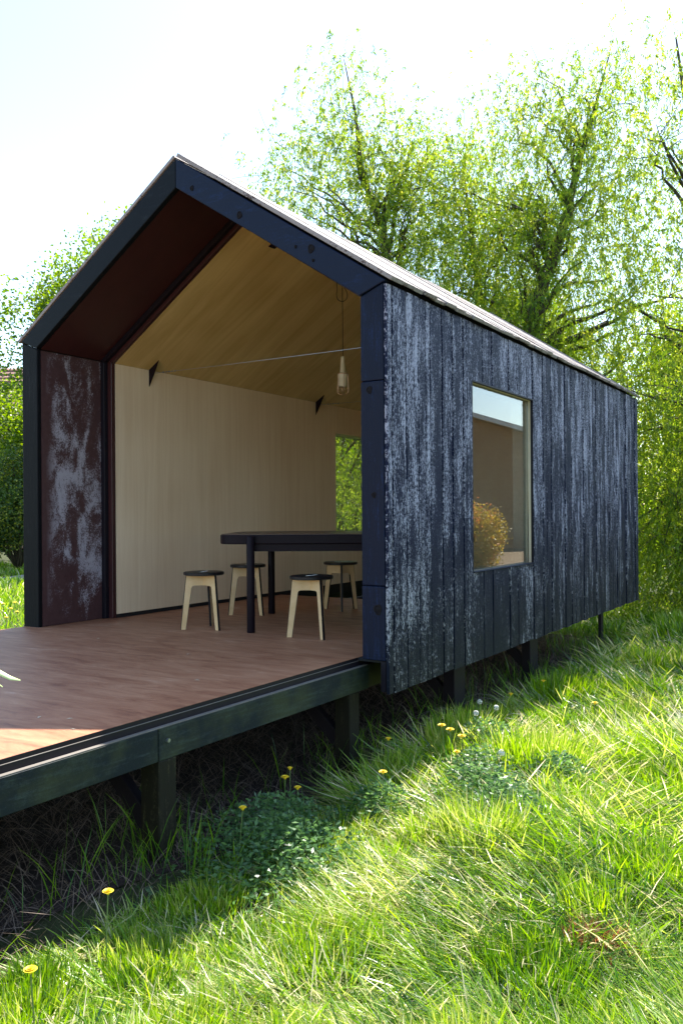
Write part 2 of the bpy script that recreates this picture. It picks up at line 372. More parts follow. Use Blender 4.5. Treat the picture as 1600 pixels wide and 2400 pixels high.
# ================================================================== PAVILION
W, HE, HR, L, ZB = 3.39, 2.32, 3.437, 6.46, -0.20
XM = -W/2; SL = (HR-HE)/(W/2)           # roof slope
pav = empty('timber_pavilion', (XM, 0, GZ))
tag(pav, 'open fronted gabled pavilion of charred dark boards raised on posts over the grass', 'pavilion')
pav_inv = Matrix.Translation((-XM, 0, -GZ))
def P(mb, name, mat, bevel=0, parent=None, label=None, **kw):
    """a part given in world coordinates; the mesh keeps world coordinates, the object is offset"""
    o = mb.build(name, mat, parent or pav, bevel, **kw)
    if parent is None: o.location = (-XM, 0, -GZ)
    if label: o['label'] = label
    return o

# ---- right wall cladding
WIN = (1.30, 2.614, 0.471, 1.868)
ed = [0.004, 0.070, 0.251, 0.428, 0.607, 0.794, 0.958, 1.134, WIN[0], 1.506, 1.683, 1.868, 2.047, 2.228, 2.414, WIN[1], 2.771]
while ed[-1] < L-0.13: ed.append(ed[-1] + random.uniform(0.085, 0.150))
ed[-1] = L
rb = random.Random(3)
for i in range(len(ed)-1):
    gp = 0.0065 if ed[i] < 1.3 else 0.0048
    y0, y1 = ed[i]+gp-0.002, ed[i+1]-gp
    off = 0 if i == 0 else rb.uniform(-0.006, 0.005); zb = ZB + rb.uniform(-0.004, 0.006); th = 0.022
    zt = HE - 0.02
    spans = [(zb, zt)]
    if y0 > WIN[0]-0.01 and y1 < WIN[1]+0.01: spans = [(zb, WIN[2]-0.012), (WIN[3]+0.012, zt)]
    for a, b in spans:
        # a board with a slightly hollow, uneven face
        mb = MB(); nz = 5; k = 0
        w = [rb.uniform(-0.0018, 0.0018) for _ in range(nz+1)]
        for j in range(nz):
            pass
        zs = [a + (b-a)*j/nz for j in range(nz+1)]
        pts = []
        gv = y0 + (y1-y0)*rb.uniform(0.30, 0.70) if (y1-y0 > 0.10 and rb.random() < 0.65) else None
        stp = rb.uniform(-0.004, 0.001)
        for j, z in enumerate(zs):
            e0 = rb.uniform(-0.0012, 0.0012); e1 = rb.uniform(-0.0012, 0.0012)
            row = [(-th+off, y0, z), (off+w[j]-0.001, y0+e0, z), (off+w[j], y0+0.005+e0, z)]
            if gv: row += [(off+w[j], gv-0.0045, z), (off-0.013, gv-0.003, z), (off-0.013, gv+0.002, z), (off+w[j]+stp, gv+0.0045, z)]
            row += [(off+w[j]*0.6+(stp if gv else 0), y1-0.006+e1, z), (off-0.003, y1+e1, z), (-th+off, y1, z)]
            pts += row
        m_ = len(row); fs = []
        for j in range(nz):
            for q in range(m_):
                fs.append((j*m_+q, j*m_+(q+1) % m_, (j+1)*m_+(q+1) % m_, (j+1)*m_+q))
        fs += [tuple(range(m_-1, -1, -1)), tuple(nz*m_+q for q in range(m_))]
        mb.poly(pts, fs); P(mb, 'plank', M['plank'])
# black membrane behind the boards, with the window hole
mb = MB(); XMB = -0.032
for (a, b, c_, d) in ((0.05, WIN[0]-0.02, ZB+0.03, HE-0.06), (WIN[1]+0.02, L-0.02, ZB+0.03, HE-0.06), (WIN[0]-0.02, WIN[1]+0.02, ZB+0.03, WIN[2]-0.03), (WIN[0]-0.02, WIN[1]+0.02, WIN[3]+0.03, HE-0.06)):
    mb.box(XMB-0.012, XMB, a, b, c_, d)
P(mb, 'membrane', M['black'])
# ---- window in the right wall
win = MB()
y0, y1, z0, z1 = WIN
win.box(-0.110, -0.054, y0-0.02, y0+0.004, z0-0.02, z1+0.02).box(-0.110, -0.054, y1-0.006, y1+0.02, z0-0.02, z1+0.02)
win.box(-0.110, -0.054, y0+0.0045, y1-0.0065, z0-0.02, z0+0.004).box(-0.110, -0.054, y0+0.0045, y1-0.0065, z1-0.004, z1+0.02)
wf = P(win, 'window', M['jamb'], 0.001)
def sub(mb, name, mat, parent, bevel=0, **kw): return mb.build(name, mat, parent, bevel, **kw)
sub(MB().box(-0.052, -0.046, y0-0.004, y1-0.001, z0-0.004, z1+0.004), 'pane', M['glass'], wf)
sub(MB().box(-0.044, -0.024, y1-0.004, y1+0.010, z0-0.005, z1+0.010), 'reveal', M['jamb'], wf)
sub(MB().box(-0.023, -0.002, y1-0.001, y1+0.008, z0-0.005, z1+0.010), 'reveal', M['trim'], wf)
sub(MB().box(-0.044, 0.002, y0-0.008, y0-0.001, z0-0.005, z1+0.010), 'reveal', M['trim'], wf)
sub(MB().box(-0.044, -0.026, y0+0.001, y1-0.005, z1-0.003, z1+0.010), 'reveal', M['jamb'], wf)
sub(MB().box(-0.025, 0.001, y0+0.001, y1-0.002, z1+0.001, z1+0.011), 'reveal', M['trim'], wf)
sub(MB().box(-0.044, 0.012, y0-0.006, y1+0.008, z0-0.013, z0-0.006), 'sill', M['post'], wf, 0.002)
for (a, b, c_, d) in ((y1-0.006, y1+0.014, z0-0.02, z1+0.02), (y0-0.014, y0+0.004, z0-0.02, z1+0.02), (y0+0.0045, y1-0.0065, z0-0.02, z0+0.003), (y0+0.0045, y1-0.0065, z1-0.003, z1+0.02)):
    sub(MB().box(-0.186, -0.111, a, b, c_, d), 'lining', M['jamb'], wf)

# ---- roof boards: both slopes, running from ridge to eave
def roof_board(side, y0, y1, off, over, th=0.024):
    # profile in (x,z), then extruded along y
    n = Vector((SL, 1)).normalized() if side > 0 else Vector((-SL, 1)).normalized()
    if side > 0: a = Vector((XM, HR)); b = Vector((0.0+over, HE-SL*over))
    else: a = Vector((XM, HR)); b = Vector((-W-over, HE-SL*over))
    o0 = n*(off); o1 = n*(off+th)
    pr = [a+o0, b+o0, b+o1, a+o1]
    mb = MB().prism([(p.x, p.y) for p in pr], y0, y1, 'y')
    return P(mb, 'roof_board', M['roof'], 0.002)
y = -0.012; rr = random.Random(11)
while y < L+0.0:
    w = rr.uniform(0.125, 0.185) if y > 0.2 else 0.16
    y2 = min(y+w, L+0.03)
    roof_board(1, y+0.003, y2-0.003, 0.006+rr.uniform(0, 0.012), 0.022+rr.uniform(-0.004, 0.014), rr.uniform(0.020, 0.028))
    roof_board(-1, y+0.003, y2-0.003, 0.004+rr.uniform(0, 0.010), 0.020+rr.uniform(-0.004, 0.01))
    y = y2
    if L+0.03-y < 0.05: break
# ---- roof deck below the boards (solid slab between outer roof and ceiling)
XI, ZI = -3.121, 2.226                  # inner wall plane, height where ceiling meets it
XIR = -W - XI                           # = -0.269
HC = ZI + SL*(XM-XI)                    # ridge of the ceiling
Y1, Y2 = 0.757, L-0.14
for sgn in (1, -1):
    eo = (0.0, HE) if sgn > 0 else (-W, HE); ei = (XIR, ZI) if sgn > 0 else (XI, ZI)
    d = -0.004
    pr = [(XM, HR+d), (eo[0]+(-0.04 if sgn > 0 else 0.04), eo[1]+0.04*SL+d), (ei[0], ZI+0.022), (XM, HC+0.022)]
    P(MB().prism(pr, Y1+0.002, L-0.02, 'y'), 'roof_core', M['black'])
# ceiling sheets (joined edge to edge with thin gaps)
ys = [Y1+0.003, 1.98, 3.20, 4.42, 5.64, Y2]
for i in range(5):
    for sgn in (1, -1):
        e = (XI, ZI) if sgn < 0 else (-0.187, ZI-SL*0.082)
        r_ = (XM-0.001 if sgn < 0 else XM+0.001, HC)
        pr = [(e[0], e[1]), r_, (r_[0], HC+0.018), (e[0], e[1]+0.018)]
        P(MB().prism(pr, ys[i]+0.001, ys[i+1]-0.001, 'y'), 'ceiling_panel', M['ceilply'])
# interior left wall sheets with the far window
WL = (4.36, 5.68, 0.47, 1.892)
for i in range(5):
    a, b = ys[i]+0.001, ys[i+1]-0.001
    mb = MB()
    def bxz(a, b, c_, d):
        if b > a+0.004 and d > c_: P(MB().box(XI-0.018, XI, a, b, c_, d), 'wall_panel', M['wallply'])
    if b < WL[0] or a > WL[1]: bxz(a, b, 0.035, ZI-0.001)
    else:
        bxz(a, min(b, WL[0]), 0.035, ZI-0.001); bxz(max(a, WL[1]), b, 0.035, ZI-0.001)
        bxz(max(a, WL[0]), min(b, WL[1]), 0.035, WL[2]); bxz(max(a, WL[0]), min(b, WL[1]), WL[3], ZI-0.001)
    def bxr(a, b, c_, d):
        if d > 2: d = 2.168
        if b > a+0.004 and d > c_: P(MB().box(-0.185, -0.167, a, b, c_, d), 'wall_panel', M['wallply'])
    if b < WIN[0] or a > WIN[1]: bxr(a, b, 0.035, ZI-0.001)
    else:
        bxr(a, min(b, WIN[0]), 0.035, ZI-0.001); bxr(max(a, WIN[1]), b, 0.035, ZI-0.001)
        bxr(max(a, WIN[0]), min(b, WIN[1]), 0.035, WIN[2]); bxr(max(a, WIN[0]), min(b, WIN[1]), WIN[3], ZI-0.001)
P(MB().box(XI-0.018, XI-0.004, Y1+0.004, Y2, -0.07, 0.033), 'baseboard', M['black'])
P(MB().box(-0.181, -0.167, Y1+0.004, Y2, -0.07, 0.033), 'baseboard', M['black'])
# far end wall
P(MB().prism([(XI+0.002, -0.05), (-0.189, -0.05), (-0.189, ZI-SL*0.08-0.003), (XM, HC-0.003), (XI+0.002, ZI-0.003)], Y2+0.002, Y2+0.02, 'y'), 'end_panel', M['wallply'])
P(MB().prism([(-W+0.03, ZB), (-0.03, ZB), (-0.03, HE-0.05), (XM, HR-0.05), (-W+0.03, HE-0.05)], L-0.04, L-0.015, 'y'), 'end_cladding', M['plank'])
# left outer cladding with a hole for the far window
mb = MB()
for (a, b, c_, d) in ((0.19, WL[0], -0.12, HE-0.03), (WL[1], L, -0.12, HE-0.03), (WL[0], WL[1], -0.12, WL[2]), (WL[0], WL[1], WL[3], HE-0.03)):
    mb.box(-W, -W+0.022, a, b, c_, d)
P(mb, 'side_cladding', M['plank'])
mb = MB()
for (a, b, c_, d) in ((0.8, WL[0]-0.03, -0.05, ZI), (WL[1]+0.03, Y2, -0.05, ZI)): mb.box(-W+0.03, XI-0.024, a, b, c_, d)
P(mb, 'wall_core', M['black'])
lw = MB(); y0, y1, z0, z1 = WL
lw.box(-W+0.005, XI-0.001, y0-0.025, y0-0.001, z0-0.02, z1+0.02).box(-W+0.005, XI-0.001, y1+0.001, y1+0.025, z0-0.02, z1+0.02)
lw.box(-W+0.005, XI+0.004, y0, y1, z0-0.03, z0-0.002).box(-W+0.005, XI-0.001, y0, y1, z1+0.002, z1+0.03)
lf = P(lw, 'window', M['jamb'])
sub(MB().box(-3.302, -3.296, y0, y1, z0, z1), 'pane', M['glass'], lf)
# wall outlet under the table
ou = P(MB().box(XI+0.001, XI+0.010, 3.36, 3.53, 0.46, 0.56), 'wall_socket', M['wallply'], 0.002)
for a in (3.395, 3.455): sub(MB().box(XI+0.010, XI+0.014, a, a+0.04, 0.475, 0.545), 'socket_hole', M['black'], ou)

# ---- porch: side sheet, soffit sheets, dark inner trim
XP, ZP = -3.203, 2.246                   # inner face of the front frame
HK = 3.226
P(MB().box(XP-0.018, XP, 0.040, 0.665, 0.004, 2.236), 'side_sheet', M['patina'])
P(MB().box(-W-XP, -W-XP+0.018, 0.040, 0.665, 0.004, 2.236), 'side_sheet', M['soffit'])
HS = ZP + SL*(XM-XP)                     # soffit ridge
for sgn in (-1, 1):
    e = (XP, ZP) if sgn < 0 else (-W-XP, ZP)
    x2 = XM-0.001 if sgn < 0 else XM+0.001
    P(MB().prism([e, (x2, HS), (x2, HS+0.018), (e[0], ZP+0.018)], 0.040, 0.665, 'y'), 'soffit_sheet', M['soffit'])
    pr = [(XM, HR-0.006), (0-0.045 if sgn > 0 else -W+0.045, HE+0.045*SL-0.006), (e[0], ZP+0.022), (XM, HS+0.022)]
    P(MB().prism(pr, 0.041, 0.70, 'y'), 'roof_core', M['black'])
P(MB().box(-W+0.022, XP-0.022, 0.041, 0.72, -0.12, HE-0.06), 'wall_core', M['black'])
# inner trim frame: upright + rafter trim, stepping from the porch face to the room face
def frame_ring(y0, y1, xo, zo, xi, zi, mat, name, zb=0.003, bev=0.003):
    ho = zo + SL*(XM-xo); hi = zi + SL*(XM-xi)
    for sgn in (1, -1):
        f = (lambda x: x) if sgn > 0 else (lambda x: -W - x)
        P(MB().prism([(f(xo), zb), (f(xi), zb), (f(xi), zi-0.0005), (f(xo), zo-0.0005)], y0, y1, 'y'), name, mat, bev)
        P(MB().prism([(f(xo), zo+0.0005), (f(xi), zi+0.0005), (XM-sgn*0.0008, hi), (XM-sgn*0.0008, ho)], y0, y1, 'y'), name, mat, bev)
frame_ring(0.668, 0.712, -3.30, 2.33, -3.165, 2.229, M['trim'], 'inner_trim')
frame_ring(0.714, 0.756, -3.30, 2.33, XI-0.001, ZI-0.001, M['soffit'], 'inner_trim')

# ---- front frame: two posts and two rafters with mitred corners
FY0, FY1 = 0.0, 0.038
def fpost(side):
    f = (lambda x: x) if side > 0 else (lambda x: -W - x)
    xo, xi = f(-0.026 if side > 0 else -0.004), f(-0.187)
    zt_o = HE - 0.012; zt_i = 2.240
    cuts = [-0.001, 0.456, 1.715] if side > 0 else [-0.03]
    for i, c0 in enumerate(cuts):
        c1 = cuts[i+1]-0.003 if i+1 < len(cuts) else None
        if c1: pr = [(xo, c0), (xi, c0), (xi, c1), (xo, c1)]
        else: pr = [(xo, c0), (xi, c0), (xi, zt_i), (xo, zt_o)]
        P(MB().prism(pr, FY0+(0.002*i), FY1, 'y'), 'corner_post', M['post'] if side > 0 else M['postl'], 0.006, seg=2)
fpost(1); fpost(-1)
for side in (1, -1):
    f = (lambda x: x) if side > 0 else (lambda x: -W - x)
    xo = 0.0 if side > 0 else 0.0
    pr = [(f(xo), HE-0.004), (f(-0.187), 2.246), (XM+side*0.001, HK), (XM+side*0.001, HR-0.004)]
    o = P(MB().prism(pr, FY0-0.008, FY1, 'y'), 'rafter', M['rafter'] if side > 0 else M['rafterl'], 0.006, seg=2)
    if side > 0: raf = o
# fascia strip over the right rafter (the board end seen as a dark band above the rafter)
# knots standing out of the charred front faces
def knot(x, z, r, y=-0.008, par=None):
    mb = MB(); prof = [(r, 0.0), (r*0.92, 0.0035), (r*0.70, 0.0045), (r*0.62, 0.0015), (r*0.35, 0.003), (r*0.10, 0.0045)]
    n = 14; b = 0
    for rr_, h in prof:
        for k in range(n):
            q = 2*math.pi*k/n; j = 1+0.1*math.sin(3*q+x*9)
            mb.v.append((x+rr_*j*math.cos(q)*1.0, y-h, z+rr_*j*math.sin(q)*1.15))
    for i in range(len(prof)-1):
        for k in range(n): mb.f.append((i*n+k, i*n+(k+1) % n, (i+1)*n+(k+1) % n, (i+1)*n+k))
    mb.f.append(tuple((len(prof)-1)*n+k for k in range(n)))
    o = mb.build('knot', M['knot'], par or pav, smooth=False)
    if par is None: o.location = (-XM, 0, -GZ)
for x, z, r in ((-1.541, 3.191, 0.017), (-1.12, 2.922, 0.023), (-0.541, 2.597, 0.026), (-0.525, 2.52, 0.010), (-0.66, 2.63, 0.010)): knot(x, z, r, -0.0085, raf)
for x, z, r in ((-0.098, 1.013, 0.017), (-0.075, 0.312, 0.030), (-0.125, 1.66, 0.022)): knot(x, z, r, 0.001 if z < 1 else 0.003)
# dark backing strip beside the lower end of the front corner
P(MB().box(-0.060, -0.026, 0.006, 0.10, ZB+0.01, -0.004), 'corner_backing', M['trim'])

# ---- deck
DY0 = -7.5; XD = -0.245; YE = 3.20
sh = [DY0, -6.4, -5.14, -3.92, -2.70, -1.48, -0.26, 0.96, 2.08, YE]
for i in range(len(sh)-1):
    P(MB().box(XP+0.002 if sh[i] >= 0.9 else -W+0.02, XD, sh[i]+0.0004, sh[i+1]-0.0004, -0.021, 0.0), 'floor_sheet', M['floor'])
    if sh[i] >= 0.9: pass
P(MB().box(XD+0.001, -0.030, 0.041, YE, -0.020, -0.0015), 'floor_edge', M['black'])
P(MB().box(XD+0.0005, XD+0.010, DY0, 0.036, -0.052, -0.021), 'edge_trim', M['trim'])
P(MB().box(XD-0.14, XD, DY0, L-0.3, -0.054, -0.022), 'edge_joist', M['trim'])
BX1 = -0.205
def beam(y0, y1):
    o = P(MB().box(BX1-0.07, BX1, y0, y1, -0.200, -0.054), 'deck_beam', M['beam'], 0.003)
P(MB().box(XD+0.0006, XD+0.003, DY0, 0.036, -0.0205, -0.0008), 'edge_shade_strip', M['trim'])  # dark strip over the floor's brown edge face, painting it as shaded
P(MB().box(XD+0.0035, XD+0.010, DY0, 0.036, -0.0208, -0.0190), 'edge_lit_line', M['ledge'])  # pale strip painted in as the thin lit line along the trim top
beam(DY0, -1.757); beam(-1.752, 0.115)
P(MB().box(BX1-0.028, BX1-0.002, DY0, 0.10, -0.0535, -0.0505), 'beam_lit_top', M['ledge'])  # pale strip laid on the beam, its colour standing in for the lit top
P(MB().box(-0.29, -0.22, 0.13, L-0.3, -0.200, -0.056), 'deck_beam', M['trim'])
P(MB().box(-W+0.05, -W+0.12, DY0, L-0.3, -0.200, -0.022), 'deck_beam', M['beam'], 0.003)
for x in (-0.95, -1.65, -2.35): P(MB().box(x-0.03, x+0.03, DY0+0.02, 5.8, -0.16, -0.0225), 'floor_joist', M['trim'])
P(MB().box(-W+0.05, BX1, DY0-0.05, DY0-0.002, -0.2, -0.03), 'deck_beam', M['beam'])
# bolt on the beam near the splice
bo = MB(); bo.tube([(BX1-0.001, -1.70, -0.115), (BX1+0.012, -1.70, -0.115)], 0.009, 8); P(bo, 'bolt', M['steel'])
# splinters on the beam
# ---- support posts with knee braces, both sides
for i, (ya, yb, wx) in enumerate([(-6.60, -6.49, 0.115), (-4.99, -4.88, 0.115), (-3.40, -3.29, 0.115), (-1.754, -1.642, 0.115), (-0.124, -0.010, 0.11), (1.401, 1.600, 0.10), (3.077, 3.290, 0.085), (5.50, 5.59, 0.04)]):
    for side in (1, -1):
        xo = BX1+0.002 if side > 0 else -W+0.12
        xa, xb = (xo-wx, xo-0.002) if side > 0 else (xo-0.10, xo)
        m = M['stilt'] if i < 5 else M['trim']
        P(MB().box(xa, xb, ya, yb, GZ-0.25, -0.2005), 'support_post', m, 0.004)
        if i < 7:
            # knee brace from the post up to the cross beam under the floor
            t_ = 0.05
            yy0, yy1 = ya+0.02, ya+0.02+t_
            if side > 0: pr = [(xa+0.001, -0.56), (xa+0.001, -0.44), (xa-0.26, -0.2005), (xa-0.37, -0.2005)]
            else: pr = [(xb-0.001, -0.56), (xb-0.001, -0.44), (xb+0.26, -0.2005), (xb+0.37, -0.2005)]
            P(MB().prism(pr, yy0, yy1, 'y'), 'brace', M['trim'], 0.003)
        else:
            P(MB().box(xa-0.40, xa-0.001, ya+0.01, ya+0.05, -0.275, -0.255) if side > 0 else MB().box(xb+0.001, xb+0.4, ya+0.01, ya+0.05, -0.275, -0.255), 'brace', M['trim'])
    P(MB().box(-W+0.125, BX1-0.075, ya+0.01, ya+0.09, -0.199, -0.162), 'cross_beam', M['trim'])

# ---- steel brackets and tension cables
for yb in (1.171, 3.923):
    for side in (1, -1):
        f = (lambda x: x) if side < 0 else (lambda x: -W - x)
        P(MB().prism([(f(XI+0.001), ZI-0.15), (f(XI+0.001), ZI), (f(XI+0.12), ZI+0.12*SL-0.002), (f(XI+0.065), ZI-0.035)], yb-0.004, yb+0.004, 'y'), 'bracket', M['tableblack'])
    P(MB().prism([(XM-0.06, HC-0.06*SL-0.003), (XM, HC-0.003), (XM+0.06, HC-0.06*SL-0.003), (XM, HC-0.07)], yb-0.004, yb+0.004, 'y'), 'bracket', M['tableblack'])
    z = ZI-0.035
    P(MB().tube([(XI+0.085, yb, z), (-2.2, yb, z-0.004), (-1.2, yb, z-0.004), (XIR-0.085, yb, z)], 0.0023, 6), 'tension_cable', M['steel'])
    mb = MB()
    for k in range(5): mb.tube([(XI+0.17+k*0.035, yb, z), (XI+0.185+k*0.035, yb, z)], 0.0075 - 0.0012*(k % 2), 6)
    P(mb, 'cable_clamp', M['steel'])

# ================================================================== TABLE
dpt = Vector((-0.49, 0.872, 0)); acr = Vector((0.872, 0.49, 0))   # table axes (depth, along)
ANG = math.atan2(acr.y, acr.x)
tb = empty('dining_table', (-1.52, 0.60, 0.0), ANG)
tag(tb, 'dark table with rounded corners and round black legs inside the pavilion', 'table')
def rrect(x0, x1, y0, y1, r, n=8):
    o = []
    for cx, cy, a0 in ((x1-r, y1-r, 0), (x0+r, y1-r, 90), (x0+r, y0+r, 180), (x1-r, y0+r, 270)):
        for k in range(n+1):
            q = math.radians(a0+90*k/n); o.append((cx+r*math.cos(q), cy+r*math.sin(q)))
    return o
Lr = 1.62; Dp = 1.22
MB().prism(rrect(-0.27, Lr+0.10, 0.035, Dp+0.03, 0.20), 0.670, 0.742, 'z').build('tabletop', M['tableblack'], tb, 0.008, seg=2)
MB().prism(rrect(-0.262, Lr+0.092, 0.043, Dp+0.022, 0.195), 0.7425, 0.7455, 'z').build('table_surface', M['tabletop'], tb)
MB().box(0.0, Lr-0.1, 0.05, 0.10, 0.615, 0.669).box(0.0, 0.05, 0.101, Dp, 0.615, 0.669).box(Lr-0.15, Lr-0.1, 0.101, Dp, 0.615, 0.669).box(0.051, Lr-0.151, Dp-0.05, Dp, 0.615, 0.669).build('underframe', M['tableblack'], tb)
for lx, ly in ((0.0, 0.0), (0.0, 1.385*0.90), (Lr-0.17, 0.0), (Lr-0.17, 1.385*0.90)):
    MB().lathe([(0.029, 0.0), (0.031, 0.006), (0.031, 0.728), (0.027, 0.735)], 20, (lx, ly, 0)).build('leg', M['tableblack'], tb, smooth=False).data.shade_smooth()

# ================================================================== STOOLS
def stool_parts(root, warm):
    MB().lathe([(0.150, 0.0), (0.158, 0.004), (0.158, 0.022), (0.150, 0.026)], 32, (0, 0, 0.424)).build('seat', M['blackpaint'], root)
    mk = MB()
    for i in range(3): mk.box(-0.070+i*0.022, -0.058+i*0.022, -0.012, 0.004, 0.4502, 0.4522)
    mk.lathe([(0.016, 0), (0.015, 0.001)], 10, (0.018, -0.002, 0.4502)); mk.box(0.036, 0.062, -0.010, 0.002, 0.4502, 0.4522).box(0.066, 0.078, -0.006, 0.003, 0.4502, 0.4522)
    mk.build('seat_print', M['white'], root)
    for k in range(3):
        q = math.radians(120*k)
        prof = [(0.004, 0.423), (0.138, 0.423), (0.182, 0.0), (0.146, 0.0), (0.100, 0.325), (0.092, 0.337), (0.080, 0.342), (0.004, 0.342)]
        o = MB().prism(prof, -0.009, 0.009, 'y').build('leg', M['legwood'], root); o.rotation_euler = (0, 0, q)
        # black painted edges of the leg
        e = MB().prism([(0.1382, 0.423), (0.1412, 0.423), (0.1852, 0.0), (0.1822, 0.0)], -0.0092, 0.0092, 'y')
        e.prism([(0.146, 0.0005), (0.1435, 0.0005), (0.0975, 0.324), (0.0995, 0.325)], -0.0092, 0.0092, 'y')
        e.build('edge', M['blackpaint'], o)
sp = [((-1.985, 0.60), 'stool with pale legs standing alone left of the front table leg'),
      ((-2.28, 1.535), 'stool half hidden behind the round front leg of the table'),
      ((-0.985, 0.63), 'stool nearest to the camera in front of the table right of its leg'),
      ((-1.735, 2.235), 'stool at the far side of the table beside the charred front post')]
ang = [110, 114, 92, 65]
first = empty('stool', (*sp[0][0], 0.001), math.radians(ang[0]))
stool_parts(first, 1); tag(first, sp[0][1], 'stool', 'three legged plywood stools around the table')
for (pos, lab), a in list(zip(sp, ang))[1:]:
    r = first.copy(); COL.objects.link(r); r.location = (*pos, 0.001); r.rotation_euler = (0, 0, math.radians(a)); r['label'] = lab
    for ch in first.children:
        c = ch.copy(); COL.objects.link(c); c.parent = r
        for g in ch.children:
            d = g.copy(); COL.objects.link(d); d.parent = c

# ================================================================== LAMP
lx, ly = -1.695, 2.234
lamp = empty('inspection_lamp', (lx, ly, 2.05))
tag(lamp, 'cream caged hand lamp hanging on a black cord inside the pavilion', 'lamp')
def LP(mb, name, mat, smooth=False, par=None): 
    o = mb.build(name, mat, par or lamp, smooth=smooth)
    return o
LP(MB().lathe([(0.008, 0.318), (0.017, 0.310), (0.019, 0.282), (0.018, 0.278), (0.019, 0.262), (0.021, 0.255), (0.027, 0.165), (0.046, 0.157), (0.048, 0.145), (0.046, 0.112), (0.043, 0.108), (0.040, 0.04), (0.034, 0.034)][::-1], 20), 'handle', M['cream'], True)
mb = MB()
for k in range(6):
    q = math.radians(60*k+10); c, s_ = math.cos(q), math.sin(q)
    mb.tube([(0.047*c, 0.047*s_, 0.152), (0.056*c, 0.056*s_, 0.02), (0.057*c, 0.057*s_, 0.0), (0.050*c, 0.050*s_, -0.022), (0.030*c, 0.030*s_, -0.036), (0.010*c, 0.010*s_, -0.040)], 0.0022, 5)
ring = [(0.0565*math.cos(math.radians(a)), 0.0565*math.sin(math.radians(a)), 0.008) for a in range(0, 361, 20)]
mb.tube(ring, 0.0018, 5, cap=False)
ring = [(0.050*math.cos(math.radians(a)), 0.050*math.sin(math.radians(a)), 0.152) for a in range(0, 361, 20)]
mb.tube(ring, 0.0032, 5, cap=False); LP(mb, 'cage', M['cage'])
top = HC - 2.05
path = [(0, 0, 0.316), (0.002, 0, 0.6), (0, 0, 0.86), (0.0, 0, top)]
mb = MB().tube(path, 0.0034, 6)
# coiled slack of cord beside it (in the plane facing the opening)
u = Vector((0.85, 0.53, 0))
loop = [(-0.045, top-0.01), (-0.055, top-0.08), (-0.048, top-0.16), (-0.054, top-0.22), (-0.045, top-0.262), (-0.022, top-0.283), (0.012, top-0.285), (0.038, top-0.262), (0.046, top-0.228), (0.035, top-0.185), (0.012, top-0.150), (-0.012, top-0.120), (-0.016, top-0.085), (0.0, top-0.03)]
from mathutils.geometry import interpolate_bezier
pts = [u*a + Vector((0, 0, b)) for a, b in loop]; sm = []
for i in range(len(pts)-1):
    p0, p1 = pts[i], pts[i+1]; t0 = (pts[i+1]-pts[max(i-1, 0)])/6; t1 = (pts[min(i+2, len(pts)-1)]-pts[i])/6
    sm += interpolate_bezier(p0, p0+t0, p1-t1, p1, 6)[:-1]
mb.tube([p+Vector((0.004, -0.006, 0)) for p in sm+[pts[-1]]], 0.0034, 6); LP(mb, 'cord', M['cord'], True)

# ================================================================== FOLIAGE TOOLS
def nrm(v): return v/np.maximum(np.linalg.norm(v, axis=-1, keepdims=True), 1e-9)
def leaf_quads(base, dirs, length, width, r=rng):
    n = len(base); side = nrm(np.cross(dirs, r.normal(size=(n, 3)))); up_ = np.cross(side, dirs)
    L_ = length[:, None]; w = width[:, None]
    mid = base + dirs*L_*0.45 + up_*L_*0.06
    V = np.empty((n, 4, 3)); V[:, 0] = base; V[:, 1] = mid+side*w*0.5; V[:, 2] = base+dirs*L_; V[:, 3] = mid-side*w*0.5
    F = np.arange(n*4).reshape(n, 4)
    return V.reshape(-1, 3), F
def wiggle(p0, p1, n, amp, sag=0.0, r=rng):
    t = np.linspace(0, 1, n)[:, None]; p0 = np.array(p0); p1 = np.array(p1)
    w = np.cumsum(r.normal(size=(n, 3)), 0); w = w - w[0] - (w[-1]-w[0])*t; w *= amp/np.sqrt(n)
    q = p0*(1-t)+p1*t + w; q[:, 2] += sag*4*(t*(1-t))[:, 0]; return q

def strings(starts, outdir, r, lmin, lmax, gap, leaf_l, leaf_w, droop=1.0, tw=None):
    """hanging leafy shoots; returns leaf verts, faces, tints"""
    n = len(starts); Ls = r.uniform(lmin, lmax, n); K = int(lmax/gap)
    s = (np.arange(K)+0.5)[None, :]*gap; ok = s < Ls[:, None]
    d0 = nrm(outdir + r.normal(size=(n, 3))*0.5 + np.array([0, 0, 0.5]))
    a = r.uniform(0.10, 0.35, n)[:, None]
    hor = a*(1-np.exp(-s/np.maximum(a, 1e-3)))
    P_ = starts[:, None, :] + d0[:, None, :]*hor[..., None]; P_[..., 2] -= (s-hor)*0.95*droop
    ph = r.uniform(0, 6.28, (n, 1)); P_[..., 0] += 0.035*np.sin(s*9+ph); P_[..., 1] += 0.035*np.cos(s*8+ph*1.3)
    if tw is not None:
        for i in np.where(r.uniform(size=n) < tw[1])[0]:
            pp = P_[i][ok[i]][::4]
            if len(pp) > 1: tw[0].tube([starts[i]] + [tuple(q) for q in pp], 0.0028, 3, cap=False)
    clt = r.normal(size=(n, 1))*0.16 + 0.5
    T = clt + r.normal(size=P_.shape[:2])*0.16
    base = P_[ok]; T = T[ok]; m = len(base)
    d = nrm(np.stack([r.normal(size=m)*0.65, r.normal(size=m)*0.65, -np.abs(r.normal(size=m))*0.6-0.45], 1))
    V, F = leaf_quads(base, d, r.uniform(0.7, 1.2, m)*leaf_l, r.uniform(0.75, 1.25, m)*leaf_w, r)
    return V, F, np.clip(T, 0, 1)

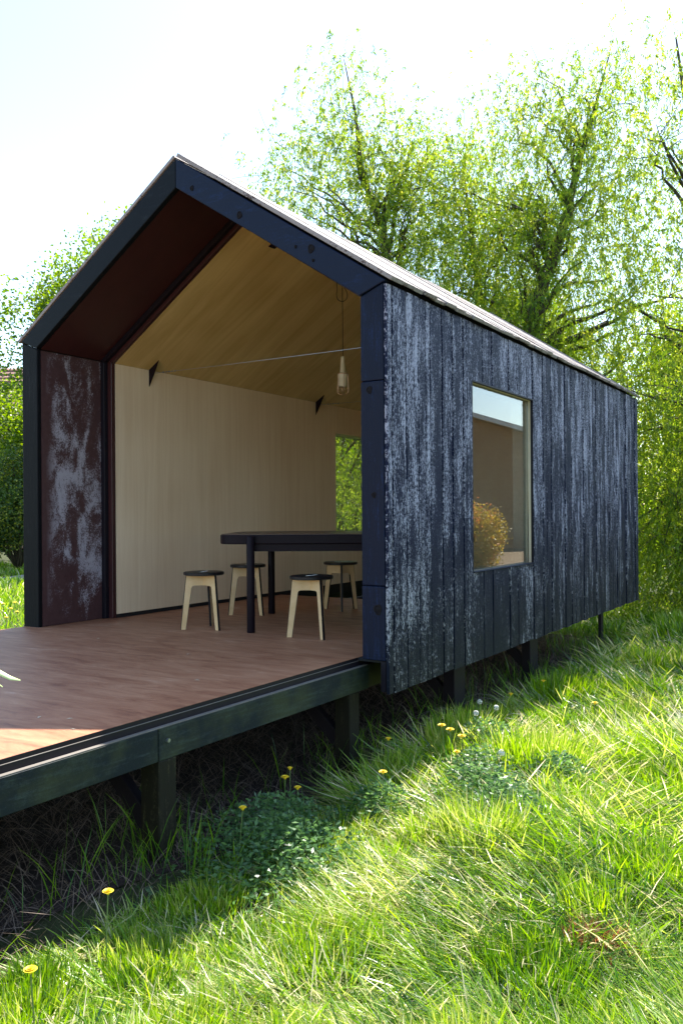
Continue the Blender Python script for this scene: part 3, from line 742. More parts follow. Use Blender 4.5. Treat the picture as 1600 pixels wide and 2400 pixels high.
def make_willow(name, label, seed, trunk, tr, blobs, nl, ncl, per, leaf=(0.078, 0.019), string=(0.25, 1.0), gap=0.034, group=None, ends=0.30):
    """trunk: list of points, tr: radii. blobs: (centre, radii, weight) volumes the crown fills."""
    r = np.random.default_rng(seed); root = empty(name, trunk[0]); tag(root, label, 'tree', group)
    off = -np.array(trunk[0], float)
    tk = MB().tube([tuple(np.array(p)+off) for p in trunk], tr, 9)
    T = np.array(trunk, float); seg = np.linspace(0, len(T)-1, 60); TP = np.stack([np.interp(seg, range(len(T)), T[:, i]) for i in range(3)], 1); TR = np.interp(seg, range(len(T)), tr)
    wts = np.array([b[2] for b in blobs], float); wts /= wts.sum()
    def sample(n):
        k = r.choice(len(blobs), n, p=wts); C = np.array([blobs[i][0] for i in k], float); R = np.array([blobs[i][1] for i in k], float)
        u_ = nrm(r.normal(size=(n, 3))); rad = r.uniform(0, 1, (n, 1))**(1/2.2); return C+u_*rad*R
    nodes = []
    tg = sample(nl)
    lm = MB()
    for p in tg:
        # start from a trunk point lower than the target
        cand = np.where(TP[:, 2] < p[2]-0.15*abs(p[2]))[0]; cand = cand[cand > 12] if (cand > 12).any() else np.array([14])
        dd = np.linalg.norm(TP[cand]-p, axis=1) + 0.6*np.maximum(0, TP[cand, 2]-p[2]+1.0); i = cand[np.argmin(dd*r.uniform(0.8, 1.25, len(cand)))]
        q = wiggle(TP[i], p, 9, 0.22, 0.10, r); r0 = min(TR[i]*0.45, 0.018+0.015*np.linalg.norm(p-TP[i]))
        lm.tube([tuple(v+off) for v in q], list(np.linspace(r0, 0.006, 9)), 6, cap=False)
        for v in q[3:]: nodes.append(v)
        for _ in range(3):
            s = q[r.integers(3, 8)]; e = s + r.normal(size=3)*np.array([0.6, 0.6, 0.4]) + np.array([0, 0, 0.25]); qq = wiggle(s, e, 6, 0.14, 0.06, r)
            lm.tube([tuple(v+off) for v in qq], list(np.linspace(0.007, 0.003, 6)), 4, cap=False); nodes += list(qq[1:])
    nodes = np.array(nodes)
    # clusters of shoots round branch nodes, plus some filling the crown
    cl = np.concatenate([nodes[r.integers(0, len(nodes), int(ncl*ends))], sample(ncl-int(ncl*ends))])
    cc = np.array([b[0] for b in blobs]).mean(0)
    st = np.repeat(cl, per, 0) + r.normal(size=(len(cl)*per, 3))*np.array([0.34, 0.34, 0.26])
    out = nrm(st-cc)
    V, F, Tn = strings(st, out, r, string[0], string[1], gap, leaf[0], leaf[1], tw=(lm, 0.10))
    keep = (V.reshape(-1, 4, 3)[:, :, 2].min(1) > GZ+0.05)
    # stay clear of the pavilion
    c0 = V.reshape(-1, 4, 3)[:, 0]; inside = (c0[:, 1] < L+0.12) & (c0[:, 0] < 0.15) & (c0[:, 0] > -W-0.15) & (c0[:, 2] < HR+0.1)
    keep &= ~inside
    Vk = V.reshape(-1, 4, 3)[keep]; V = Vk.reshape(-1, 3)+off; F = np.arange(len(V)).reshape(-1, 4)
    t1 = tk.build('trunk', M['bark'], root, smooth=True); bo_ = lm.build('branches', M['bark'], root, smooth=True); bo_['kind'] = 'stuff'
    cr = big_mesh('crown', V, F, M['willow'], root, Tn[keep]); cr['kind'] = 'stuff'
    return root

make_willow('willow_tree', 'tallest willow, its forked trunk rising behind the far end of the roof', 21,
    [(-2.55, 9.0, GZ-0.1), (-2.5, 9.0, 1.2), (-2.40, 8.95, 3.0), (-2.17, 9.02, 4.3), (-1.80, 9.25, 5.5), (-1.60, 9.35, 6.4), (-1.35, 9.5, 7.4), (-1.12, 9.66, 8.4)],
    [0.20, 0.17, 0.14, 0.11, 0.08, 0.055, 0.03, 0.010],
    [((-2.15, 9.02, 7.50), (0.68, 0.70, 0.78), 1.8), ((-1.18, 9.63, 7.63), (0.82, 0.70, 1.07), 3), ((-1.73, 9.28, 6.14), (1.64, 1.31, 1.21), 7), ((-1.74, 9.28, 4.72), (2.14, 1.71, 1.07), 8), ((-2.48, 8.83, 3.73), (0.85, 0.70, 0.57), 2), ((-1.45, 9.46, 3.22), (1.28, 1.03, 0.85), 4), ((-0.6, 10.0, 2.0), (1.3, 1.1, 1.2), 3)],
    60, 1080, 5, string=(0.15, 0.85))
make_willow('willow_tree', 'smaller willow left of the tallest one, its crown above the middle of the roof', 22,
    [(-4.3, 8.4, GZ-0.1), (-4.3, 8.4, 2.5), (-4.40, 8.22, 4.88), (-4.58, 8.1, 5.9), (-4.83, 7.95, 6.65), (-4.91, 7.89, 7.7), (-5.07, 7.8, 8.6)],
    [0.15, 0.12, 0.075, 0.06, 0.045, 0.025, 0.008],
    [((-5.01, 7.83, 7.76), (0.70, 0.70, 0.92), 2.0), ((-5.18, 7.75, 6.73), (1.40, 1.05, 0.95), 5.5), ((-5.95, 7.28, 6.0), (0.85, 0.70, 0.55), 1.8), ((-4.26, 8.30, 6.65), (0.89, 0.71, 0.96), 3.6), ((-4.40, 8.22, 5.47), (1.25, 1.00, 0.81), 4), ((-5.6, 8.3, 3.1), (1.9, 1.5, 1.5), 4), ((-5.3, 8.3, 1.2), (1.7, 1.3, 1.1), 3), ((-3.78, 8.60, 4.43), (1.11, 0.89, 0.96), 3)],
    48, 860, 5, string=(0.15, 0.8))
make_willow('willow_tree', 'low willow between the two tall ones filling the gap above the roof slope', 23,
    [(-3.7, 10.0, GZ-0.1), (-3.6, 10.0, 2.5), (-3.5, 9.95, 4.4), (-3.65, 9.9, 5.8), (-3.8, 9.8, 7.3)],
    [0.14, 0.11, 0.08, 0.045, 0.010],
    [((-3.75, 9.77, 6.9), (0.95, 0.75, 0.95), 3), ((-3.45, 9.89, 5.8), (1.40, 0.9, 1.1), 5), ((-3.47, 9.97, 4.66), (1.18, 0.95, 0.95), 3), ((-3.3, 9.97, 3.3), (1.2, 0.95, 0.95), 2)],
    34, 520, 5, string=(0.15, 0.8))
make_willow('willow_tree', 'willow at the right edge with branches drooping to the grass beside the cabin end', 24,
    [(0.75, 9.3, GZ-0.1), (0.7, 9.2, 2.0), (0.55, 9.0, 4.0), (0.3, 8.8, 6.0), (0.1, 8.6, 7.8)],
    [0.17, 0.14, 0.10, 0.06, 0.012],
    [((-0.03, 8.58, 7.29), (0.32, 0.70, 0.51), 0.6), ((-0.05, 8.6, 5.70), (0.75, 0.75, 1.21), 2), ((-0.02, 8.65, 4.05), (0.85, 0.75, 1.1), 3.2), ((0.05, 8.7, 2.45), (0.95, 0.75, 1.14), 6), ((0.05, 8.66, 0.86), (0.9, 0.70, 1.02), 6), ((0.0, 8.5, -0.05), (0.95, 0.70, 0.57), 4), ((0.6, 8.9, 0.10), (0.57, 0.70, 0.83), 2.5)],
    46, 820, 5, string=(0.2, 0.8))

def make_bush(name, label, seed, loc, rad, n, leaf, mat, cat='bush', lobes=9, stem=True, group=None, trunk_h=0.0, rmin=0.35):
    r = np.random.default_rng(seed); root = empty(name, loc); tag(root, label, cat, group)
    R = np.array(rad, float); c0 = np.array([0, 0, trunk_h+R[2]])
    lb = c0 + nrm(r.normal(size=(lobes, 3)))*R*r.uniform(0.35, 0.72, (lobes, 1)); ls = r.uniform(rmin, 0.58, lobes)
    k = r.integers(0, lobes, n); u_ = nrm(r.normal(size=(n, 3))); p = lb[k] + u_*(r.uniform(0.25, 1, (n, 1))**0.5)*R*ls[k][:, None]
    # twig clumps
    q = int(n/9); idx = r.integers(0, n, q); cen = p[idx]; a = r.integers(0, q, n); p = cen[a] + r.normal(size=(n, 3))*leaf*1.3
    ok = p[:, 2] > 0.02; p = p[ok]; kk = k[ok]; out = nrm(p-c0)
    d = nrm(out*0.6 + r.normal(size=p.shape)*0.7 + np.array([0, 0, -0.1]))
    V, F = leaf_quads(p, d, r.uniform(0.7, 1.3, len(p))*leaf, r.uniform(0.5, 0.8, len(p))*leaf, r)
    tt = np.clip(0.5 + (a[ok] % 17 - 8)/20 + r.normal(size=len(p))*0.15, 0, 1)
    mb = MB()
    if trunk_h > 0: mb.tube([(0, 0, -0.1), (0.05, 0, trunk_h*0.6), (0, 0.03, trunk_h+R[2]*0.9)], [R[0]*0.07, R[0]*0.055, R[0]*0.02], 8)
    for c in lb:
        s = (0, 0, max(0.05, trunk_h*0.8)); mb.tube([s, tuple((np.array(s)+c)/2+r.normal(size=3)*0.08*R), tuple(c), tuple(c+(c-c0)*0.35)], [R[0]*0.035, R[0]*0.022, R[0]*0.012, R[0]*0.004], 5)
    mb.build('trunk', M['bark'], root, smooth=True)
    cr = big_mesh('crown', V, F, mat, root, tt); cr['kind'] = 'stuff'
    return root
# background shrubs behind willows
hs = [((-9.2, 12.5), (2.2, 1.8, 1.9), 'leafy shrub behind the left window of the cabin, furthest left of the row'), ((-6.4, 12.2), (2.0, 1.6, 1.7), 'leafy shrub of the row seen through the cabin\'s left window'),
      ((-3.9, 12.4), (1.9, 1.5, 1.6), 'leafy shrub behind the far end wall of the cabin'), ((-1.7, 12.3), (1.8, 1.4, 1.7), 'leafy shrub seen under the far end of the cabin'),
      ((0.3, 12.6), (1.8, 1.4, 1.9), 'leafy shrub behind the drooping branches at the right edge'), ((2.1, 13.6), (1.2, 1.3, 1.7), 'leafy shrub at the right end of the row behind the willows')]
for i, (p, R, lab) in enumerate(hs):
    make_bush('shrub', lab, 40+i, (p[0], p[1], GZ), R, 16000, 0.085, M['broad'] if i % 2 else M['darkleaf'], group='shrubs behind the willows')
make_bush('broadleaf_tree', 'bright round crowned tree at the left edge above the pavilion\'s left post', 60, (-17.3, 14.3, GZ), (3.5, 3.3, 4.15), 70000, 0.115, M['broad'], 'tree', 22, trunk_h=2.2, rmin=0.28)
make_bush('broadleaf_tree', 'lower green tree at the left edge behind the dark bushes', 61, (-21.8, 14.5, GZ), (2.8, 2.8, 2.6), 30000, 0.11, M['broad'], 'tree', 14, trunk_h=1.2)
make_bush('conifer_bush', 'dark evergreen bush with yellow tips left of the front post', 62, (-18.6, 11.6, GZ), (1.7, 1.6, 1.75), 26000, 0.085, M['darkleaf'], 'bush', 14)
make_bush('conifer_bush', 'dark bush behind the pavilion post at the left beside the gravel', 63, (-16.9, 13.2, GZ), (1.7, 1.5, 1.5), 22000, 0.085, M['darkleaf'], 'bush', 14)
ob = make_bush('orange_shrub', 'orange leaved shrub mirrored in the cabin\'s side window', 64, (7.1, 18.3, GZ), (0.85, 0.85, 0.93), 9000, 0.085, M['orange'], 'shrub', 14, rmin=0.22)
# trees beyond, closing the horizon outside the frame
for i, (x, y, s) in enumerate([(-30, 30, 1.2), (-22, 36, 1.0), (-13, 38, 1.25), (-4, 36, 1.05), (-38, 16, 1.1), (28, 42, 1.2)]):
    src = bpy.data.objects['broadleaf_tree']
    r = src.copy(); COL.objects.link(r); r.location = (x, y, GZ); r.scale = (s, s, s); r.rotation_euler = (0, 0, i*1.7)
    r['label'] = ['distant round tree behind the left meadow, hidden mostly by the gable', 'distant round tree beyond the middle of the cabin roof', 'distant round tree beyond the willows above the far roof end', 'distant round tree beyond the right edge of the willows', 'distant round tree out past the tiled house on the left', 'distant round tree behind the brick hall'][i]; r['group'] = 'distant trees beyond the meadow'
    for ch in src.children: c = ch.copy(); COL.objects.link(c); c.parent = r

# ================================================================== FAR BUILDINGS
tang = Vector((0.93, -0.36, 0)).normalized(); wang = math.atan2(tang.y, tang.x)
bh = empty('brick_hall', (12.5, 30.8, GZ), wang)
tag(bh, 'brown brick hall with pale roof edge mirrored in the cabin\'s side window', 'building')
wl = 9.0   # half width each side of the gable centre, local x along the wall; camera side is local -y
gx = 3.0; zt0 = 5.9; s0 = 0.32
def topz(x): return 6.75 - abs(x-gx)*s0
o = MB().poly([(-8, 0, 0), (14, 0, 0), (14, 0, topz(14)), (gx, 0, topz(gx)), (-8, 0, topz(-8)), (-8, 9, 0), (14, 9, 0), (14, 9, topz(14)), (gx, 9, topz(gx)), (-8, 9, topz(-8))],
    [(0, 1, 2, 3, 4), (9, 8, 7, 6, 5), (0, 5, 6, 1), (1, 6, 7, 2), (2, 7, 8, 3), (3, 8, 9, 4), (4, 9, 5, 0)])
me_b = M['brick'].copy(); 
for nd in me_b.node_tree.nodes:
    if nd.type == 'MAPPING': nd.inputs['Rotation'].default_value = (math.radians(90), 0, 0)
o.build('brick_wall', me_b, bh)
for a, b in ((-8.6, gx), (gx, 14.6)):
    za, zb_ = topz(a), topz(b)
    MB().poly([(a, -0.5, za+0.02), (b, -0.5, zb_+0.02), (b, 9.4, zb_+0.02), (a, 9.4, za+0.02), (a, -0.5, za+0.22), (b, -0.5, zb_+0.22), (b, 9.4, zb_+0.22), (a, 9.4, za+0.22)],
        [(0, 3, 2, 1), (4, 5, 6, 7), (0, 1, 5, 4), (1, 2, 6, 5), (2, 3, 7, 6), (3, 0, 4, 7)]).build('roof_slab', M['fascia'], bh)
hh = empty('tiled_house', (-37.5, 24.5, GZ), 0.55)
tag(hh, 'house with red tiled roof peeking between the trees at the left edge', 'house')
MB().box(-6, 6, -4, 4, 0, 6.2).build('wall', me_b, hh)
for k in range(14):
    # rows of tiles, each row lapping the one below
    for sg in (-1, 1):
        y_a = sg*(4.5-4.5*k/14); y_b = sg*(4.5-4.5*(k+1)/14)
        z_a = 6.1+3.4*k/14; z_b = 6.1+3.4*(k+1)/14
        mb = MB()
        mb.poly([(-6.4, y_a, z_a+0.09), (6.4, y_a, z_a+0.09), (6.4, y_b, z_b), (-6.4, y_b, z_b), (-6.4, y_a, z_a-0.02), (6.4, y_a, z_a-0.02)], [(0, 1, 2, 3), (4, 5, 1, 0)])
        mb.build('tile_row', M['tile'], hh)
MB().prism([(-4.0, 6.2), (4.0, 6.2), (0, 9.4)], -6, 6, 'x').build('gable', M['fascia'], hh)

# ================================================================== GRASS
VP = np.array([CAM.x, CAM.y]); FW2 = np.array([fw.x, fw.y]); FW2 /= np.linalg.norm(FW2); RT2 = np.array([FW2[1], -FW2[0]])
def fnoise(x, y, s, ph):
    return (np.sin(x*s*1.7+ph)+np.sin(y*s*1.9+ph*2.3+np.sin(x*s*0.8+ph))+np.sin((x+y)*s*1.1+ph*0.7+1.3*np.sin(y*s*0.9)))/3
def blades(pos, h, lean_dir, lean, width, tint, r, seg=3, th_in=None):
    n = len(pos); t = np.linspace(0, 1, seg+1)
    d = np.stack([np.cos(lean_dir), np.sin(lean_dir)], 1)
    pos3 = np.concatenate([pos, (GZ+gz(pos[:, 0], pos[:, 1])-0.01)[:, None]], 1)
    # arc: angle from vertical grows along the blade
    th1 = lean*1.45; P_ = [pos3.copy()]; cur = pos3.copy()
    th0 = lean*0.30 if th_in is None else th_in
    for i in range(seg):
        th = th0 + (th1-th0)*((i+0.5)/seg)**0.8; st = h/seg
        cur = cur + np.stack([d[:, 0]*np.sin(th)*st, d[:, 1]*np.sin(th)*st, np.cos(th)*st], 1); P_.append(cur.copy())
    face = r.uniform(0, 2*np.pi, n); side = np.stack([np.cos(face), np.sin(face), r.normal(size=n)*0.25], 1)
    V = []; 
    for i in range(seg+1):
        w = width*(1-(i/seg)**2.2*0.0)*(1.0 if i < seg else 0.12)*(0.75 if i == 0 else 1)
        q = P_[i]; q[:, 2] = np.maximum(q[:, 2], GZ+gz(q[:, 0], q[:, 1])+0.012)
        V.append(q-side*w[:, None]*0.5); V.append(q+side*w[:, None]*0.5)
    V = np.stack(V, 1); m = 2*(seg+1); base = (np.arange(n)*m)[:, None]
    F = np.concatenate([base+np.array([2*i, 2*i+1, 2*i+3, 2*i+2]) for i in range(seg)], 1).reshape(-1, 4)
    return V.reshape(-1, 3), F, np.repeat(tint, seg)
def in_pav(x, y, m=0.0): return (x > -W+0.1-m) & (x < -0.12+m) & (y > -3.9) & (y < L)

r = np.random.default_rng(5)
N = 900000
depth = 2.3 + (13.5-2.3)*r.uniform(size=N)**1.25; lat = r.uniform(-1, 1, N)*(0.36*depth+1.0) + 0.05*depth
pos = VP + depth[:, None]*FW2 + lat[:, None]*RT2
x, y = pos[:, 0], pos[:, 1]
vis = np.abs(lat) < 0.42*depth+0.5
k = vis & ~in_pav(x, y, 0.12+0.10*fnoise(x, y, 3, 2)) & (x > -1.2)
k &= (r.uniform(size=N) < np.clip(1.15 - depth/14.0, 0.1, 1)) 
pos = pos[k]; depth = depth[k]; x, y = pos[:, 0], pos[:, 1]
if len(pos) > 185000: s = r.choice(len(pos), 185000, replace=False); pos = pos[s]; depth = depth[s]; x, y = pos[:, 0], pos[:, 1]
# every blade belongs to a tuft: neighbours share direction, height and dryness
K = 950
kd = 2.2 + 11.3*r.uniform(size=K)**1.3; kl = r.uniform(-1, 1, K)*(0.45*kd+0.6); KC = VP + kd[:, None]*FW2 + kl[:, None]*RT2
own = np.empty(len(pos), int); d1 = np.empty(len(pos))
jit = pos + r.normal(size=pos.shape)*0.045
for i in range(0, len(pos), 8000):
    D = ((jit[i:i+8000, None, :]-KC[None])**2).sum(2); own[i:i+8000] = D.argmin(1); d1[i:i+8000] = np.sqrt(D.min(1))
kx, ky = KC[:, 0], KC[:, 1]
k_dir = 3.9 + 1.1*fnoise(kx, ky, 0.8, 0.3) + r.normal(size=K)*0.85
k_type = r.uniform(size=K); k_stand = k_type < np.where(kx < 0.75, 0.34, 0.13); k_hole = (k_type > 0.94)
k_h = r.uniform(0.8, 1.25, K); k_dry = np.clip(0.42+0.5*fnoise(kx, ky, 1.3, 7.0)+r.normal(size=K)*0.28, 0, 1); k_t = r.normal(size=K)*0.15
keep = ~(k_hole[own] & (r.uniform(size=len(pos)) < 0.8))
for cx, cy, R in ((0.25, -1.45, 0.36), (0.02, -1.15, 0.3), (0.73, -0.36, 0.34), (0.62, -0.05, 0.28)):
    keep &= ~((((pos[:, 0]-cx)**2+(pos[:, 1]-cy)**2) < R*R) & (r.uniform(size=len(pos)) < 0.38))
pos = pos[keep]; depth = depth[keep]; own = own[keep]; x, y = pos[:, 0], pos[:, 1]; n = len(pos)
stand = k_stand[own]; tuft = k_h[own]
out_a = np.arctan2(y-KC[own, 1], x-KC[own, 0])
lean_dir = np.where(stand, out_a, k_dir[own]) + r.normal(size=n)*np.where(stand, 0.9, 1.0)
lean = np.where(stand, r.uniform(0.08, 0.62, n), np.clip(r.normal(0.98, 0.20, n), 0.2, 1.25))
h = np.where(stand, r.uniform(0.11, 0.25, n), r.uniform(0.14, 0.36, n))*tuft
h = h*np.where((x < 0.65) & (y < -0.6), 0.62, 1.0)*np.where(y < -1.0, 0.78, 1.0)
width = r.uniform(0.0034, 0.0080, n)*np.clip(depth/4.2, 0.8, 2.3)
dry = k_dry[own]
tint = np.clip(r.normal(0.42, 0.20, n) + k_t[own], 0, 0.78)
dm = (r.uniform(size=n) < np.where(stand, 0.04, 0.06+0.46*dry)); tint = np.where(dm, r.uniform(0.80, 1.0, n), tint)
tint = np.where(stand & ~dm, np.clip(tint+0.12, 0, 0.8), tint)
V, F, T = blades(pos, h, lean_dir, lean, width, tint, r, th_in=np.where(stand, lean*0.3, lean*r.uniform(0.8, 1.35, n)))
g = big_mesh('long_grass', V, F, M['grass'], tint=T); tag(g, 'long bright meadow grass flattened and swept beside the pavilion', 'grass', kind='stuff')

# far meadow on the left and beyond
N = 60000; pos = np.stack([r.uniform(-20, -3.6, N), r.uniform(-1, 14, N)], 1); x, y = pos[:, 0], pos[:, 1]
dd = pos-VP; dep = dd@FW2; la = dd@RT2; k = (la > -0.50*dep-0.6) & (la < -0.10*dep) & ~((np.abs(x+15.6) < 1.05)) & (dep > 5)
pos = pos[k]; n = len(pos); dep = dep[k]
V, F, T = blades(pos, r.uniform(0.12, 0.28, n), r.uniform(0, 6.28, n), r.uniform(0.2, 0.9, n), 0.004*dep/3.5*r.uniform(0.8, 1.3, n), np.clip(r.normal(0.55, 0.2, n), 0, 1), r, 2)
g = big_mesh('far_grass', V, F, M['grass'], tint=T); tag(g, 'sunlit grass of the meadow left of the pavilion', 'grass', kind='stuff')

# dead straw under the deck
N = 26000; pos = np.stack([r.uniform(-3.3, -0.05, N), r.uniform(-3.2, 6.2, N)], 1)
V, F, T = blades(pos, r.uniform(0.08, 0.3, N), r.uniform(0, 6.28, N), r.uniform(0.95, 1.12, N), r.uniform(0.002, 0.004, N), r.uniform(0, 1, N), r, 2)
g = big_mesh('dead_straw', V, F, M['straw'], tint=T); tag(g, 'dry brown straw lying on the soil beneath the deck', 'straw', kind='stuff')
# sparse shaded grass under the pavilion edge
N = 3600; pos = np.stack([r.uniform(-0.7, -0.1, N), r.uniform(-2.9, 6.4, N)], 1); pos[2600:, 0] = r.uniform(-0.35, 0.35, N-2600); pos[2600:, 1] = r.uniform(-3.0, -1.6, N-2600); x, y = pos[:, 0], pos[:, 1]
k = (r.uniform(size=N) < np.clip(1.0+x*1.2, 0.02, 1)*np.clip(0.5+fnoise(x, y, 2.0, 3.3), 0, 1)); pos = pos[k]; n = len(pos)
V, F, T = blades(pos, r.uniform(0.12, 0.34, n), r.uniform(0, 6.28, n), r.uniform(0.15, 0.7, n), r.uniform(0.003, 0.006, n), r.uniform(0.05, 0.6, n), r, 3)
g = big_mesh('shaded_grass', V, F, M['grass'], tint=T); tag(g, 'thin shaded grass growing along the edge under the deck', 'grass', kind='stuff')

# low leafy weeds
cs = [(0.25, -1.45, 0.42), (0.02, -1.15, 0.35), (0.73, -0.36, 0.36), (0.62, -0.05, 0.30), (0.95, -0.55, 0.25), (0.42, 0.5, 0.3), (1.0, 0.15, 0.25), (0.35, -0.75, 0.25)]
Vs = []; Ts = []
for cx, cy, R in cs:
    n = int(6500*R); p = np.stack([cx+r.normal(size=n)*R*0.5, cy+r.normal(size=n)*R*0.5, np.zeros(n)], 1)
    p[:, 2] = GZ+gz(p[:, 0], p[:, 1]) + r.uniform(0.04, 0.24, n)*np.exp(-((p[:, 0]-cx)**2+(p[:, 1]-cy)**2)/(R*R))
    d = nrm(np.stack([r.normal(size=n), r.normal(size=n), r.uniform(-0.1, 0.7, n)], 1)); V, _ = leaf_quads(p, d, r.uniform(0.018, 0.040, n), r.uniform(0.010, 0.018, n), r)
    Vs.append(V); Ts.append(r.uniform(0, 1, n))
V = np.concatenate(Vs); g = big_mesh('leafy_weeds', V, np.arange(len(V)).reshape(-1, 4), M['weed'], tint=np.concatenate(Ts)); tag(g, 'low grey green leafy weeds in clumps along the deck edge', 'weeds', kind='stuff')
# a few pale arching stalks by the corner
mb = MB()
for k in range(16):
    a = np.array([r.uniform(-0.5, 0.2), r.uniform(0.2, 1.6), GZ]); q = r.uniform(-0.6, 0.9); Ln = r.uniform(0.35, 0.7)
    mb.tube([tuple(a+np.array([math.cos(q)*Ln*s, math.sin(q)*Ln*s, 0.02+1.5*0.26*s*(1.25-s)])) for s in (0, .2, .4, .6, .8, 1)], 0.0016, 4)
tag(mb.build('dry_stalks', M['ledge']), 'pale dry stalks arching out from under the cabin corner', 'dry stalks', kind='stuff')
# rust coloured dead clump
n = 700; c = np.array([1.66, -1.50]); p = c + r.normal(size=(n, 2))*0.040
V, F, T = blades(p, r.uniform(0.06, 0.15, n), r.uniform(0, 6.28, n), r.uniform(0.3, 1.1, n), r.uniform(0.003, 0.006, n), r.uniform(0, 1, n), r, 3)
g = big_mesh('dead_tuft', V, F, M['rust'], tint=T); tag(g, 'small rust brown dead tuft in the bright grass at right', 'dead tuft')

# ================================================================== DANDELIONS
def dandelion(x, y, h, label, R=0.021, tilt=(0, 0)):
    z = GZ+float(gz(x, y)); root = empty('dandelion', (x, y, z)); tag(root, label, 'dandelion', 'yellow dandelions in the grass')
    bx, by = tilt
    MB().tube([(0, 0, -0.02), (bx*0.3, by*0.3, h*0.5), (bx, by, h)], [0.0028, 0.0024, 0.0024], 6).build('stem', M['stem'], root)
    mb = MB(); hd = Vector((bx, by, h))
    mb.lathe([(0.003, -0.010), (0.008, -0.004), (0.010, 0.002), (0.004, 0.006)], 8, tuple(hd))
    for ring, (n_, rr_, el) in enumerate(((16, R, 0.10), (14, R*0.8, 0.38), (10, R*0.55, 0.75), (6, R*0.3, 1.2))):
        for k in range(n_):
            q = 2*math.pi*(k+0.5*ring)/n_; d = Vector((math.cos(q)*math.cos(el), math.sin(q)*math.cos(el), math.sin(el))); s = Vector((-math.sin(q), math.cos(q), 0))*0.0028
            b0 = hd+d*0.003+Vector((0, 0, 0.002)); t0 = hd+d*rr_+Vector((0, 0, 0.002))
            mb.poly([b0-s, b0+s, t0+s*1.1, t0-s*1.1], [(0, 1, 2, 3)])
    mb.build('flower_head', M['petal'], root)
dl = [(0.35, 0.05, 0.30, 'leftmost bloom of the dandelion cluster in front of the third support post', .024), (0.41, 0.0, 0.29, 'middle bloom of the dandelion cluster in front of the third support post', .024), (0.49, -0.02, 0.27, 'rightmost bloom of the dandelion cluster in front of the third support post', .024),
      (0.59, -0.33, 0.28, 'single dandelion just below the cluster of blooms, among weeds', .019), (0.38, -0.76, 0.28, 'dandelion standing free right of the second support post', .021), (-0.06, -1.0, 0.28, 'wide dandelion in shade under the middle of the deck beam', .022),
      (0.05, -1.05, 0.25, 'dandelion in shade just right of the wide one under the deck beam', .018), (0.09, -1.56, 0.28, 'lone dandelion in dark weeds right of the front support post', .018), (0.21, -2.45, 0.28, 'dandelion in deep shade left below the front support post', .020),
      (0.44, -2.93, 0.28, 'orange yellow dandelion at the bottom left corner of the picture', .020), (0.21, 1.47, 0.28, 'small dandelion below the fourth support post', .020), (0.24, 2.15, 0.28, 'small far dandelion right of the fourth support post', .020),
      (0.85, 1.37, 0.30, 'dandelion in bright grass furthest to the right', .022), (0.08, -0.18, 0.28, 'dandelion in shade below the corner of the cabin wall', .018), (-0.09, -0.91, 0.30, 'tiny dandelion behind the wide one under the deck beam', .014)]
for x, y, h_, lab, R in dl: dandelion(x, y, h_, lab, R, (random.uniform(-.02, .02), random.uniform(-.02, .02)))
def clock(x, y, h, label):
    z = GZ+float(gz(x, y)); root = empty('seed_head', (x, y, z)); tag(root, label, 'seed head', 'white dandelion seed heads')
    MB().tube([(0, 0, -0.02), (0, 0.004, h)], 0.0022, 5).build('stem', M['stem'], root)
    mb = MB(); rr_ = np.random.default_rng(int(abs(x)*1000)); 
    for d in nrm(rr_.normal(size=(90, 3))):
        d = Vector(d); s = d.cross(Vector((0.3, 0.5, 0.8))).normalized()*0.004; u2 = d.cross(s).normalized()*0.004; c = Vector((0, 0.004, h))+d*0.017
        mb.poly([c-s, c+u2, c+s, c-u2], [(0, 1, 2, 3)])
    mb.build('fluff', M['fluff'], root)
for x, y, lab in ((0.24, 0.82, 'white seed head nearest the dark support post'), (0.41, 0.69, 'white seed head furthest right in the shaded grass'), (0.37, 0.45, 'white seed head just right of the dandelion cluster'), (0.80, -0.22, 'white seed head low among the sunlit weeds')): clock(x, y, 0.27, lab)
# small yellow flowers far left
fl = [(-8.96, 3.94, 'furthest left yellow bloom in the meadow left of the pavilion'), (-8.32, 3.59, 'yellow bloom in the left meadow just above the deck edge, second from left'), (-7.65, 3.01, 'low yellow bloom in the left meadow nearest the deck edge'),
      (-9.09, 4.24, 'most distant yellow bloom in the left meadow, close to the front post'), (-7.98, 3.44, 'yellow bloom in the left meadow right beside the front post')]
for k, (x, y, lab) in enumerate(fl):
    z = GZ+float(gz(x, y)); root = empty('dandelion', (x, y, z)); tag(root, lab, 'dandelion', 'distant yellow blooms in the left meadow')
    MB().tube([(0, 0, -0.02), (0, 0, 0.24)], 0.004, 4).build('stem', M['stem'], root)
    MB().lathe([(0.012, 0.232), (0.03, 0.242), (0.026, 0.252), (0.008, 0.258)], 8).build('flower_head', M['petal'], root)

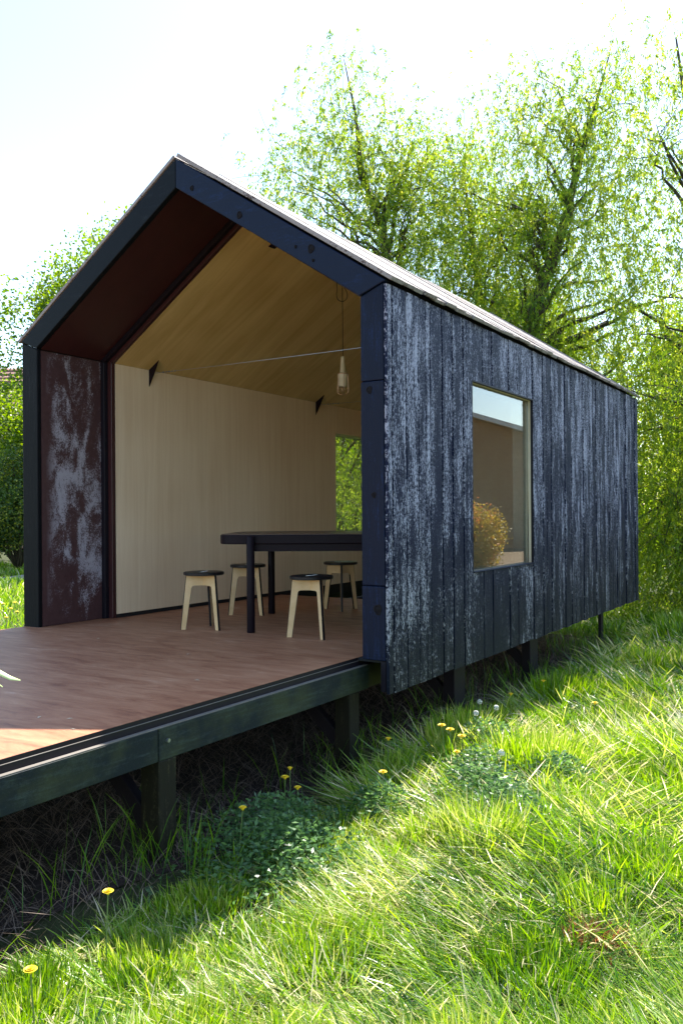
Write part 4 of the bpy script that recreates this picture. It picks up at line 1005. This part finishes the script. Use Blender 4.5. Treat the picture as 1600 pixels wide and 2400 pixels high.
# ================================================================== loose things on the deck
reed = empty('reed_plant', (-0.08, -3.05, GZ)); tag(reed, 'pale green reed leaf tips reaching in over the deck from the left edge', 'plant')
def ribbon(cp, ws, name):
    bl = MB(); V = []
    for (x, y, z), w in zip(cp, ws): V += [(x-w*0.3+0.08, y+w*0.2+3.05, z+w*0.9-GZ), (x+0.08, y+3.05, z-0.002-GZ), (x+w*0.3+0.08, y-w*0.2+3.05, z-w*0.7-GZ)]
    F = []
    for i in range(len(cp)-1):
        for j in range(2): F.append((i*3+j, i*3+j+1, (i+1)*3+j+1, (i+1)*3+j))
    bl.poly(V, F); o = bl.build(name, M['fresh'], reed, smooth=True); m = o.modifiers.new('thick', 'SOLIDIFY'); m.thickness = 0.0012
MB().tube([(0.0, 0.0, -0.03), (-0.03, 0.02, 0.35), (-0.06, 0.03, 0.75), (-0.13, 0.08, 0.98)], [0.006, 0.005, 0.004, 0.003], 6).build('stem', M['stem'], reed, smooth=True)
ribbon([(-0.16, -2.96, 0.28), (-0.10, -2.79, 0.382), (-0.087, -2.706, 0.375), (-0.075, -2.663, 0.356), (-0.061, -2.631, 0.334), (-0.039, -2.605, 0.324)], [0.006, 0.012, 0.013, 0.012, 0.009, 0.002], 'leaf')
ribbon([(-0.16, -2.96, 0.28), (-0.12, -2.80, 0.355), (-0.096, -2.699, 0.346), (-0.076, -2.65, 0.305)], [0.006, 0.012, 0.009, 0.002], 'leaf')
for i, (x, y, s, a) in enumerate([(-0.62, -1.03, 0.012, 0.3), (-0.52, -1.98, 0.010, 1.0), (-0.66, -2.03, 0.012, 2.0), (-0.36, -2.1, 0.008, .5), (-1.25, -0.4, 0.012, 1.7), (-2.3, -0.2, 0.010, .2)]):
    mb = MB(); c, s_ = math.cos(a), math.sin(a)
    mb.poly([(-s*1.6*c, -s*1.6*s_, 0.001), (-s*0.5*s_, s*0.5*c, 0.004), (s*1.6*c, s*1.6*s_, 0.001), (s*0.5*s_, -s*0.5*c, 0.003)], [(0, 1, 2, 3)])
    o = mb.build('leaf_scrap', M['jamb']); o.location = (x, y, 0.001)
    tag(o, ['curled leaf scrap on the deck near the beam splice', 'pale leaf scrap just behind the sunlit deck corner', 'leaf scrap beside the shadow line at the left deck corner', 'tiny scrap lying in the sunlit deck corner', 'small dry scrap on the middle of the shaded deck', 'small dry scrap near the left post of the pavilion'][i], 'leaf scrap')
print('script done')
